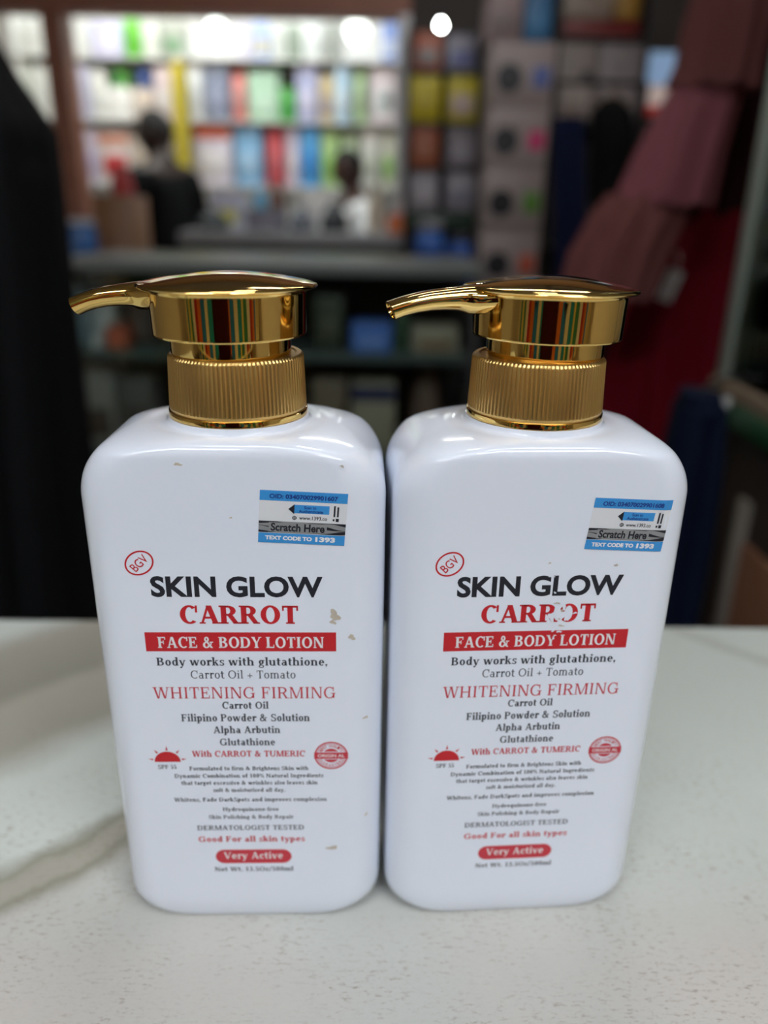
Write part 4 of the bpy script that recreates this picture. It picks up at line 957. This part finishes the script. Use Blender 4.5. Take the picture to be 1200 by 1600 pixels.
put('lower_tier', secs(D1, [(1014, 306, 62, .06, .6), (996, 340, 70, .08, .7), (966, 400, 72, .085, .8), (946, 465, 68, .09, .9)]), MAUVE2, t, off, seed=8, folds=10)
hanger(t, 0, 0, place(1128, -64, D1).z, .10, RZ)
# red gown behind it
D2 = RY + .26
top = place(1180, 60, D2)
t2 = thing('red_gown', 'deep red long gown hanging behind the mauve dress', 'dress', (top.x, D2, 0)); off = Vector((-top.x, -D2, 0))
put('gown_body', secs(D2, [(1180, 40, 40, .05, .2), (1172, 110, 58, .06, .5), (1140, 220, 62, .06, .7), (1106, 345, 66, .07, .8)]), DRED, t2, off, seed=11)
put('gown_skirt', secs(D2, [(1112, 330, 62, .075, .7), (1084, 420, 78, .09, 1), (1056, 560, 100, .10, 1.2), (1040, 720, 116, .11, 1.3), (1030, 860, 122, .12, 1.3)]), RED, t2, off, seed=12, folds=7)
p = place(1046, 446, D2 - .16); bm = bmesh.new(); box(bm, -.018, .018, -.001, .001, -.035, .035, .0006); tube(bm, [(0, 0, .034), (0, .01, .06), (0, .05, .075)], .001, 5)
o = obj('price_tag', bm, cmat((214, 214, 218), .5), t2); o.location = (p.x - top.x, D2 - .16 - D2, p.z); o.rotation_euler = (0, math.radians(18), 0); o['label'] = 'white price tag'
hanger(t2, 0, 0, place(1180, 46, D2).z, .085, RZ)
# jeans and black jacket farther back, on hooks of a wall rail
D3 = 2.95; zr = place(925, 130, D3).z
t = thing('wall_clothes_rail', 'dark clothes rail carrying navy jeans and a black jacket', 'rail', (place(925, 130, D3).x, D3, FLOOR)); ox = place(925, 130, D3).x
hx0, hx1 = place(868, 130, D3).x - ox, place(1010, 130, D3).x - ox
bm = bmesh.new(); tube(bm, [(hx0, 0, zr - FLOOR), (hx1, 0, zr - FLOOR)], .009, 12); obj('rail', bm, cmat((38, 36, 38), .35, metal=.8), t)
for x in (hx0, hx1):
    bm = bmesh.new(); tube(bm, [(x, 0, .01), (x, 0, zr - FLOOR)], .01, 12); obj('upright', bm, cmat((38, 36, 38), .35, metal=.8), t)
    bm = bmesh.new(); box(bm, x - .02, x + .02, -.16, .16, 0, .02, .004); obj('foot', bm, cmat((38, 36, 38), .35, metal=.8), t)
D3b = D3
p = place(889, 190, D3b); t = thing('navy_jeans', 'navy blue jeans hanging left of the black jacket', 'trousers', (p.x, D3b, 0)); off = Vector((-p.x, -D3b, 0))
put('waistband', secs(D3b, [(889, 184, 24, .03, .1), (889, 198, 25, .032, .15)]), NAVY, t, off, seed=2, folds=6)
for s, nm in ((-1, 'trouser_leg'), (1, 'trouser_leg')):
    put(nm, secs(D3b, [(889 + s * 11, 196, 13, .03, .2), (889 + s * 12, 250, 13, .035, .4), (890 + s * 12, 340, 13, .035, .5), (891 + s * 12, 470, 12, .03, .5)]), NAVY, t, off, seed=20 + s, folds=5)
hanger(t, 0, 0, place(889, 178, D3b).z, .05, zr)
p = place(956, 160, D3b); t = thing('black_jacket', 'black jacket hanging between the navy jeans and the mauve dress', 'jacket', (p.x, D3b, 0)); off = Vector((-p.x, -D3b, 0))
put('jacket_body', secs(D3b, [(956, 154, 12, .03, .1), (957, 166, 25, .05, .3), (957, 230, 27, .07, .5), (952, 320, 25, .07, .7), (944, 400, 23, .07, .8)]), BLK, t, off, seed=31, folds=6)
for s in (-1, 1): put('sleeve', secs(D3b, [(956 + s * 24, 172, 8, .035, .2), (956 + s * 27, 240, 8, .04, .4), (952 + s * 26, 320, 7, .035, .5)]), BLK, t, off, seed=33 + s, folds=4)
hanger(t, 0, 0, place(956, 150, D3b).z, .06, zr)
# glass cabinet at the right edge on its lower cupboard
CX0 = .545; CY1 = 1.27; CY0 = .62; CZ = -0.062
zc1 = 1.0
t = thing('glass_cabinet', 'tall glass cabinet with grey metal edges and a green base at the right edge', 'cabinet', (CX0 + .3, CY0, CZ)); o_ = Vector((-(CX0 + .3), -CY0, -CZ))
def cb(name, x0, x1, y0, y1, z0, z1, m, bv=.002):
    bm = bmesh.new(); box(bm, x0 + o_.x, x1 + o_.x, y0 + o_.y, y1 + o_.y, z0 + o_.z, z1 + o_.z, bv); return obj(name, bm, m, t)
GREY = cmat((158, 168, 160), .35, metal=.2)
for (x, y) in ((CX0, CY1 - .03), (CX0 + .6, CY1 - .03), (CX0, CY0), (CX0 + .6, CY0)): cb('corner_post', x, x + .03, y, y + .03, CZ + .06, zc1, GREY)
cb('cabinet_roof', CX0, CX0 + .63, CY0, CY1, zc1, zc1 + .03, GREY)
cb('green_base', CX0 - .01, CX0 + .64, CY0 - .01, CY1 + .01, CZ, CZ + .035, cmat((30, 84, 48), .45))
cb('wooden_sill', CX0 - .006, CX0 + .636, CY0 - .006, CY1 + .006, CZ + .035, CZ + .06, cmat((140, 120, 98), .5))
cb('side_pane', CX0 + .008, CX0 + .014, CY0 + .03, CY1 - .03, CZ + .06, zc1, glass(), 0)
cb('back_board', CX0 + .03, CX0 + .6, CY1 - .02, CY1 - .01, CZ + .06, zc1, cmat((136, 126, 124), .6))
cb('inner_shelf', CX0 + .03, CX0 + .6, CY0 + .03, CY1 - .03, CZ + .36, CZ + .375, cmat((96, 104, 102), .3))
p = at(1086, 594, 1.3); o = None
cb('label_holder', CX0 - .056, CX0 - .012, CY1 - .10, CY1 - .094, CZ - .004, CZ + .046, cmat((206, 206, 206), .4))
t = thing('lower_cupboard', 'dark cupboard with tan side panel carrying the glass cabinet', 'cupboard', (CX0 + .3, CY0, FLOOR)); o_ = Vector((-(CX0 + .3), -CY0, -FLOOR))
cb('cupboard_body', CX0 + .01, CX0 + .62, CY0 + .02, CY1 - .02, FLOOR, CZ - .0108, cmat((58, 46, 40), .5))
cb('tan_panel', CX0 + .002, CX0 + .012, CY0 + .05, CY0 + .46, FLOOR + .2, -.22, cmat((150, 104, 78), .5))
cb('pale_strip', CX0 + .002, CX0 + .012, CY0 + .465, CY0 + .50, FLOOR + .2, -.16, cmat((150, 142, 132), .5))
# goods in the cabinet
carton('display_box', 'dark green box on the floor of the glass cabinet', 'box', CX0 + .06, CX0 + .22, CZ + .06, CZ + .26, .95, .2, (52, 66, 58), (70, 84, 74))
carton('display_box', 'greyish pink box on the inner shelf of the glass cabinet', 'box', CX0 + .06, CX0 + .24, CZ + .376, CZ + .60, .95, .2, (120, 98, 100), (140, 120, 120))
# dark navy trousers hanging from the cupboard edge
DN = 1.08
p = place(1094, 612, DN)
t = thing('navy_trousers', 'very dark navy trousers hung from the cabinet\'s green base', 'trousers', (p.x, DN, 0)); off = Vector((-p.x, -DN, 0))
put('waistband', secs(DN, [(1094, 612, 30, .04, .1), (1094, 640, 34, .045, .2)]), NAVY2, t, off, seed=41, folds=6)
for s in (-1, 1): put('trouser_leg', secs(DN, [(1094 + s * 15, 634, 22, .045, .2), (1082 + s * 19, 720, 26, .05, .4), (1060 + s * 20, 860, 27, .05, .6), (1030 + s * 19, 1020, 27, .05, .6), (1003 + s * 18, 1180, 26, .05, .6)]), NAVY2, t, off, seed=43 + s, folds=5)
bm = bmesh.new(); zt_ = place(1094, 612, DN).z; tube(bm, [(0.0, 0, zt_), (.03, 0, zt_ + .02), (CX0 - .012 - p.x, 0, zt_ + .022)], .003, 8); obj('clip_hanger', bm, cmat((50, 52, 52), .4, metal=.6), t)
# black abaya at the left edge, on a stand
DA = 1.15
def ab(px, py, hpx, hd, fs): return (px, py, hpx, hd, fs)
p = place(-60, 300, DA); t = thing('black_abaya', 'long black abaya displayed on a stand at the left edge', 'dress', (p.x, DA, 0)); off = Vector((-p.x, -DA, 0))
put('abaya_body', secs(DA, [(-92, -60, 40, .05, .1), (-84, -10, 46, .06, .2), (-78, 40, 52, .07, .2), (-68, 112, 80, .11, .3), (-58, 200, 132, .14, .4), (-50, 330, 138, .15, .5), (-40, 500, 146, .16, .7), (-24, 700, 150, .18, .8), (-4, 900, 152, .19, .9), (26, 1150, 156, .20, 1.0), (44, 1330, 160, .22, 1.0)]), BLK, t, off, seed=51, folds=11, amp=.05)
put('sleeve', secs(DA, [(30, 185, 26, .06, .2), (54, 270, 30, .07, .3), (64, 420, 30, .07, .5), (72, 600, 32, .07, .6)]), BLK, t, off, seed=52, folds=5)
bm = bmesh.new(); lathe(bm, [(.17, FLOOR), (.17, FLOOR + .012), (.02, FLOOR + .02), (.016, FLOOR + .03), (.016, .3)], 36); obj('stand', bm, cmat((60, 60, 62), .4, metal=.7), t)

# ------------------------------------------------------------------ people
def skin_mesh(joints, bones, sub=2):
    """one continuous surface grown round a joint-and-bone figure; joints: {name: (x, y, z, radius)}, the first is the root"""
    me = bpy.data.meshes.new('figure'); names = list(joints); ix = {n: i for i, n in enumerate(names)}
    me.from_pydata([joints[n][:3] for n in names], [(ix[a], ix[b]) for a, b in bones], [])
    o = bpy.data.objects.new('figure', me); COL.objects.link(o)
    sk = o.modifiers.new('skin', 'SKIN'); sk.use_smooth_shade = True; sk.branch_smoothing = .6
    for i, n in enumerate(names):
        r = joints[n][3]; r = r if isinstance(r, tuple) else (r, r)
        me.skin_vertices[0].data[i].radius = r; me.skin_vertices[0].data[i].use_root = (i == 0)
    s = o.modifiers.new('sub', 'SUBSURF'); s.levels = sub; s.render_levels = sub
    bpy.context.view_layer.update()
    r = bpy.data.meshes.new_from_object(o.evaluated_get(bpy.context.evaluated_depsgraph_get()))
    bpy.data.objects.remove(o); bpy.data.meshes.remove(me)
    bm = bmesh.new(); bm.from_mesh(r); bpy.data.meshes.remove(r); return bm
def head_bm(c, yaw, pitch, h=.235):
    """head with brow, eye sockets, nose, lips, chin and ears; looks along -y before turning"""
    bm = bmesh.new(); bmesh.ops.create_icosphere(bm, subdivisions=4, radius=1.0)
    for v in bm.verts:
        x, y, z = v.co; X, Y, Z = x * .078, y * .098, z * .118
        if z < 0: X *= 1 - .30 * z * z; Y = Y * (1 - .22 * z * z) - .006 * (-z)
        f = max(0, -y)
        def g(cx, cz, s): return math.exp(-(((X - cx) / s) ** 2 + ((Z - cz) / s) ** 2)) * (f > .3)
        Y += .009 * (g(.032, .012, .016) + g(-.032, .012, .016)); Y -= .006 * g(0, .034, .03)
        Y -= .020 * math.exp(-((X / .011) ** 2 + ((Z + .016) / .017) ** 2)) * (f > .3); Y -= .010 * math.exp(-((X / .009) ** 2 + ((Z - .006) / .02) ** 2)) * (f > .3)
        Y -= .007 * (math.exp(-((X / .024) ** 2 + ((Z + .050) / .006) ** 2)) + math.exp(-((X / .022) ** 2 + ((Z + .062) / .006) ** 2))) * (f > .3); Y -= .008 * g(0, -.092, .02)
        v.co = (X, Y, Z)
    for s in (-1, 1):
        t = bmesh.new(); bmesh.ops.create_icosphere(t, subdivisions=2, radius=1.0)
        for v in t.verts: v.co = Vector((s * .080 + v.co.x * .010, .012 + v.co.y * .018, -.002 + v.co.z * .030))
        merge(bm, t)
    M = Matrix.Translation(c) @ Matrix.Rotation(yaw, 4, 'Z') @ Matrix.Rotation(pitch, 4, 'X') @ Matrix.Scale(h / .235, 4)
    for v in bm.verts: v.co = M @ v.co
    return bm, M
def hand_joints(J, Bn, pre, wrist, d, up, curl=.5):
    """palm, thumb and four bent fingers continuing from a wrist joint"""
    d = Vector(d).normalized(); up = Vector(up).normalized(); side = d.cross(up).normalized(); w_ = Vector(J[wrist][:3])
    J[pre + 'palm'] = (*(w_ + d * .05), (.034, .017)); Bn.append((wrist, pre + 'palm'))
    for k, (o, L) in enumerate(((-.030, .068), (-.010, .078), (.010, .074), (.029, .058))):
        a = w_ + d * .088 + side * o; b = a + d * L * .45 - up * L * .15 * curl; c = b + d * L * .32 - up * L * .45 * curl; e = c + d * L * .12 - up * L * .4 * curl
        for q, (pt, r) in enumerate(((a, .010), (b, .009), (c, .008), (e, .007))): J[f'{pre}f{k}{q}'] = (*pt, r)
        Bn += [(pre + 'palm', f'{pre}f{k}0')] + [(f'{pre}f{k}{q}', f'{pre}f{k}{q + 1}') for q in range(3)]
    a = w_ + d * .03 - side * .034; b = a + d * .028 - side * .02; c = b + d * .03 - side * .004 - up * .01
    for q, (pt, r) in enumerate(((a, .013), (b, .011), (c, .009))): J[f'{pre}t{q}'] = (*pt, r)
    Bn += [(pre + 'palm', pre + 't0'), (pre + 't0', pre + 't1'), (pre + 't1', pre + 't2')]
def remeshed(bm, vox, name, m, parent, smooth=4):
    me = bpy.data.meshes.new(name); bm.to_mesh(me); bm.free(); o = bpy.data.objects.new(name, me); COL.objects.link(o)
    r = o.modifiers.new('r', 'REMESH'); r.mode = 'VOXEL'; r.voxel_size = vox; r.use_smooth_shade = True
    s = o.modifiers.new('s', 'SMOOTH'); s.factor = .5; s.iterations = smooth
    bpy.context.view_layer.update()
    nm = bpy.data.meshes.new_from_object(o.evaluated_get(bpy.context.evaluated_depsgraph_get())); o.modifiers.clear(); o.data = nm; bpy.data.meshes.remove(me)
    nm.materials.clear(); nm.materials.append(m)
    for p in nm.polygons: p.use_smooth = True
    if parent: o.parent = parent
    return o
def person(label, loc, rz, H, skin, top, bottom, hair, arms, lean=0.0, head_yaw=0.0, head_pitch=0.0, long_top=False, seated=False):
    """arms: for each side (elbow offset, wrist offset) from the shoulder, in the figure's own frame (it faces -y)"""
    t = thing('person', label, 'person', loc, rz)
    k = H / 1.72
    hip = .93 * k if not seated else .50 * k
    def L(z, y=0.0): return y - lean * max(0, z - hip)           # the trunk leans forward from the hips
    S = {}
    S['pelvis'] = (0, 0, hip, (.155 * k, .11 * k)); S['waist'] = (0, L(hip + .17 * k), hip + .17 * k, (.135 * k, .10 * k)); S['chest'] = (0, L(hip + .36 * k), hip + .36 * k, (.165 * k, .115 * k))
    S['upper'] = (0, L(hip + .48 * k), hip + .48 * k, (.12 * k, .085 * k)); S['neck'] = (0, L(hip + .545 * k), hip + .545 * k, .062 * k); S['skull'] = (0, L(hip + .62 * k) - .01, hip + .61 * k, .055 * k)
    Bn = [('pelvis', 'waist'), ('waist', 'chest'), ('chest', 'upper'), ('upper', 'neck'), ('neck', 'skull')]
    T = {n: S[n] for n in ('pelvis', 'waist', 'chest', 'upper')}; TB = Bn[:3]
    for s, nm in ((-1, 'r'), (1, 'l')):
        sh = Vector((s * .185 * k, L(hip + .47 * k), hip + .465 * k)); e, w_ = arms[nm]
        S[nm + 'sh'] = (*sh, .062 * k); S[nm + 'el'] = (*(sh + Vector(e) * k), .043 * k); S[nm + 'fa'] = (*(sh + Vector(e) * k * .6 + Vector(w_) * k * .4), .040 * k); S[nm + 'wr'] = (*(sh + Vector(w_) * k), .028 * k)
        mid = sh + Vector(e) * k * .5; S[nm + 'ua'] = (*mid, .050 * k)
        S[nm + 'fa'] = (*(sh + (Vector(e) * .55 + Vector(w_) * .45) * k), .040 * k)
        Bn += [('upper', nm + 'sh'), (nm + 'sh', nm + 'ua'), (nm + 'ua', nm + 'el'), (nm + 'el', nm + 'fa'), (nm + 'fa', nm + 'wr')]
        for q in ('sh', 'ua', 'el', 'fa'): T[nm + q] = (*S[nm + q][:3], S[nm + q][3] + .014)
        T[nm + 'cuff'] = (*(sh + (Vector(e) * .18 + Vector(w_) * .82) * k), .042 * k)
        TB += [('upper', nm + 'sh'), (nm + 'sh', nm + 'ua'), (nm + 'ua', nm + 'el'), (nm + 'el', nm + 'fa'), (nm + 'fa', nm + 'cuff')]
        hand_joints(S, Bn, nm, nm + 'wr', Vector(w_) - Vector(e), (0, 0, 1) if abs((Vector(w_) - Vector(e)).normalized().z) < .8 else (0, 1, 0))
        if seated: kn, an = (s * .12 * k, -.44 * k, hip + .02), (s * .12 * k, -.44 * k, .09)
        else: kn, an = (s * .10 * k, -.02, .50 * k), (s * .10 * k, .02, .09)
        S[nm + 'hip'] = (s * .095 * k, 0, hip - .04, .10 * k); S[nm + 'kn'] = (*kn, .062 * k); S[nm + 'cf'] = (kn[0], kn[1] * .6 + an[1] * .4 + .02, kn[2] * .62 + an[2] * .38, .058 * k); S[nm + 'an'] = (*an, .042 * k); S[nm + 'toe'] = (an[0], an[1] - .16 * k, .035, .036 * k); S[nm + 'heel'] = (an[0], an[1] + .05, .04, .036)
        Bn += [('pelvis', nm + 'hip'), (nm + 'hip', nm + 'kn'), (nm + 'kn', nm + 'cf'), (nm + 'cf', nm + 'an'), (nm + 'an', nm + 'toe'), (nm + 'an', nm + 'heel')]
    bm = skin_mesh(S, Bn)
    hc = Vector((0, L(hip + .66 * k) - .02, hip + .665 * k)); hb, HM = head_bm(hc, head_yaw, head_pitch, .235 * k); merge(bm, hb)
    remeshed(bm, .0075, 'body', mat('skin_%d' % skin[0], skin, .5, var=.05), t, 2)
    for n in ('pelvis', 'waist', 'chest', 'upper'): T[n] = (*T[n][:3], tuple(r + .022 for r in T[n][3]))
    if long_top:
        T['hem'] = (0, 0, hip - .34 * k, (.20 * k, .15 * k)); TB = TB + [('pelvis', 'hem')]
    bm = skin_mesh(T, TB); o = remeshed(bm, .012, 'shirt', FAB('shirt_%d_%d' % (top[0], top[2]), top), t, 3)
    Pn = {'pelvis': (0, 0, hip + .03, (.175 * k, .13 * k))}; PB = []
    for s, nm in ((-1, 'r'), (1, 'l')):
        for q in ('hip', 'kn', 'cf', 'an'): Pn[nm + q] = (*S[nm + q][:3], S[nm + q][3] + .018)
        PB += [('pelvis', nm + 'hip'), (nm + 'hip', nm + 'kn'), (nm + 'kn', nm + 'cf'), (nm + 'cf', nm + 'an')]
    remeshed(skin_mesh(Pn, PB), .014, 'trousers', FAB('trousers_%d' % bottom[0], bottom), t, 3)
    for s, nm in ((-1, 'r'), (1, 'l')):
        bm = skin_mesh({'a': (S[nm + 'an'][0], S[nm + 'an'][1] + .05, .05, .05), 'b': (S[nm + 'an'][0], S[nm + 'an'][1] - .06, .05, .05), 'c': (S[nm + 'an'][0], S[nm + 'toe'][1] - .03, .04, .04)}, [('a', 'b'), ('b', 'c')])
        for v in bm.verts: v.co.z = max(v.co.z, .004)
        obj('shoe', bm, cmat((30, 28, 28), .5), t)
    # hair: a cap over the back and top of the skull
    bm = bmesh.new(); bmesh.ops.create_icosphere(bm, subdivisions=4, radius=1.0)
    bmesh.ops.delete(bm, geom=[v for v in bm.verts if v.co.z < -.1 or (v.co.y < -.35 and v.co.z < .55)], context='VERTS')
    for v in bm.verts:
        r_ = 1.06 + .02 * math.sin(v.co.x * 40) * math.sin(v.co.y * 37) * math.sin(v.co.z * 33)
        v.co = HM @ Vector((v.co.x * .078 * r_, v.co.y * .098 * r_, v.co.z * .118 * r_))
    o = obj('hair', bm, mat('hair_%d' % hair[0], hair, .8, var=.3, scale=200), t)
    return t
DP = 4.35
p = at(266, 300, DP); zt = at(258, 184, DP).z - FLOOR
person('person in black clothes standing at the left end of the grey desk', (p.x, DP, FLOOR), math.radians(-125), zt * 1.03, (52, 36, 30), (12, 13, 15), (14, 15, 18), (10, 9, 9),
       {'r': ((-.06, .02, -.28), (-.05, -.10, -.50)), 'l': ((.06, .04, -.28), (.05, .12, -.52))}, lean=.10, head_yaw=.4, head_pitch=.1, long_top=True)
DP2 = 4.62
p = at(548, 300, DP2); zt = at(548, 232, DP2).z - FLOOR
person('person in a white shirt standing behind the grey desk', (p.x + .06, DP2 + .0, FLOOR), math.radians(-62), zt, (74, 48, 40), (232, 234, 236), (60, 62, 70), (16, 13, 12),
       {'r': ((-.12, -.10, -.25), (-.10, -.36, -.24)), 'l': ((.14, -.06, -.26), (.10, -.30, -.34))}, lean=.10, head_yaw=-.2, head_pitch=.3)
# the customer standing behind the camera, mirrored in the gold pumps
person('person in dark maroon clothes standing before the counter, mirrored in the gold pumps', (-0.06, -0.50, FLOOR), PI, 1.66, (84, 56, 46), (70, 20, 22), (40, 24, 22), (16, 12, 11),
       {'r': ((-.10, -.06, -.27), (-.06, -.24, -.16)), 'l': ((.10, -.06, -.27), (.06, -.24, -.16))})

# ---- shelf of coloured goods opposite the counter, mirrored in the gold pumps
bz = [-.78, -.36, .06, .48]
shelf_unit('opposite_shelf', 'tall cream shelf of coloured boxes across the aisle behind the viewer', -2.2, 2.2, -1.9, -1.5, [b for b in bz] + [FLOOR + .1], 1.0, (226, 206, 150), back=False)
PAL = [((40, 130, 190), 'blue'), ((236, 214, 120), 'yellow'), ((200, 40, 40), 'red'), ((240, 226, 190), 'cream'), ((60, 140, 90), 'green'), ((230, 120, 50), 'orange'), ((30, 150, 160), 'teal'), ((246, 240, 220), 'white')]
k = 0
for r_, z in enumerate(bz):
    x = -2.12
    while x < 2.05:
        wd = random.uniform(.09, .22); h = random.uniform(.33, .385); c, nm = PAL[(k * 3 + r_) % 8]
        carton('display_carton', f'{nm} upright carton on the cream shelf behind the viewer', 'carton', x, min(x + wd, 2.16), z, z + h, -1.80, .27, c, None, None, 'upright cartons on the cream shelf behind the viewer')
        x += wd + .02; k += 1
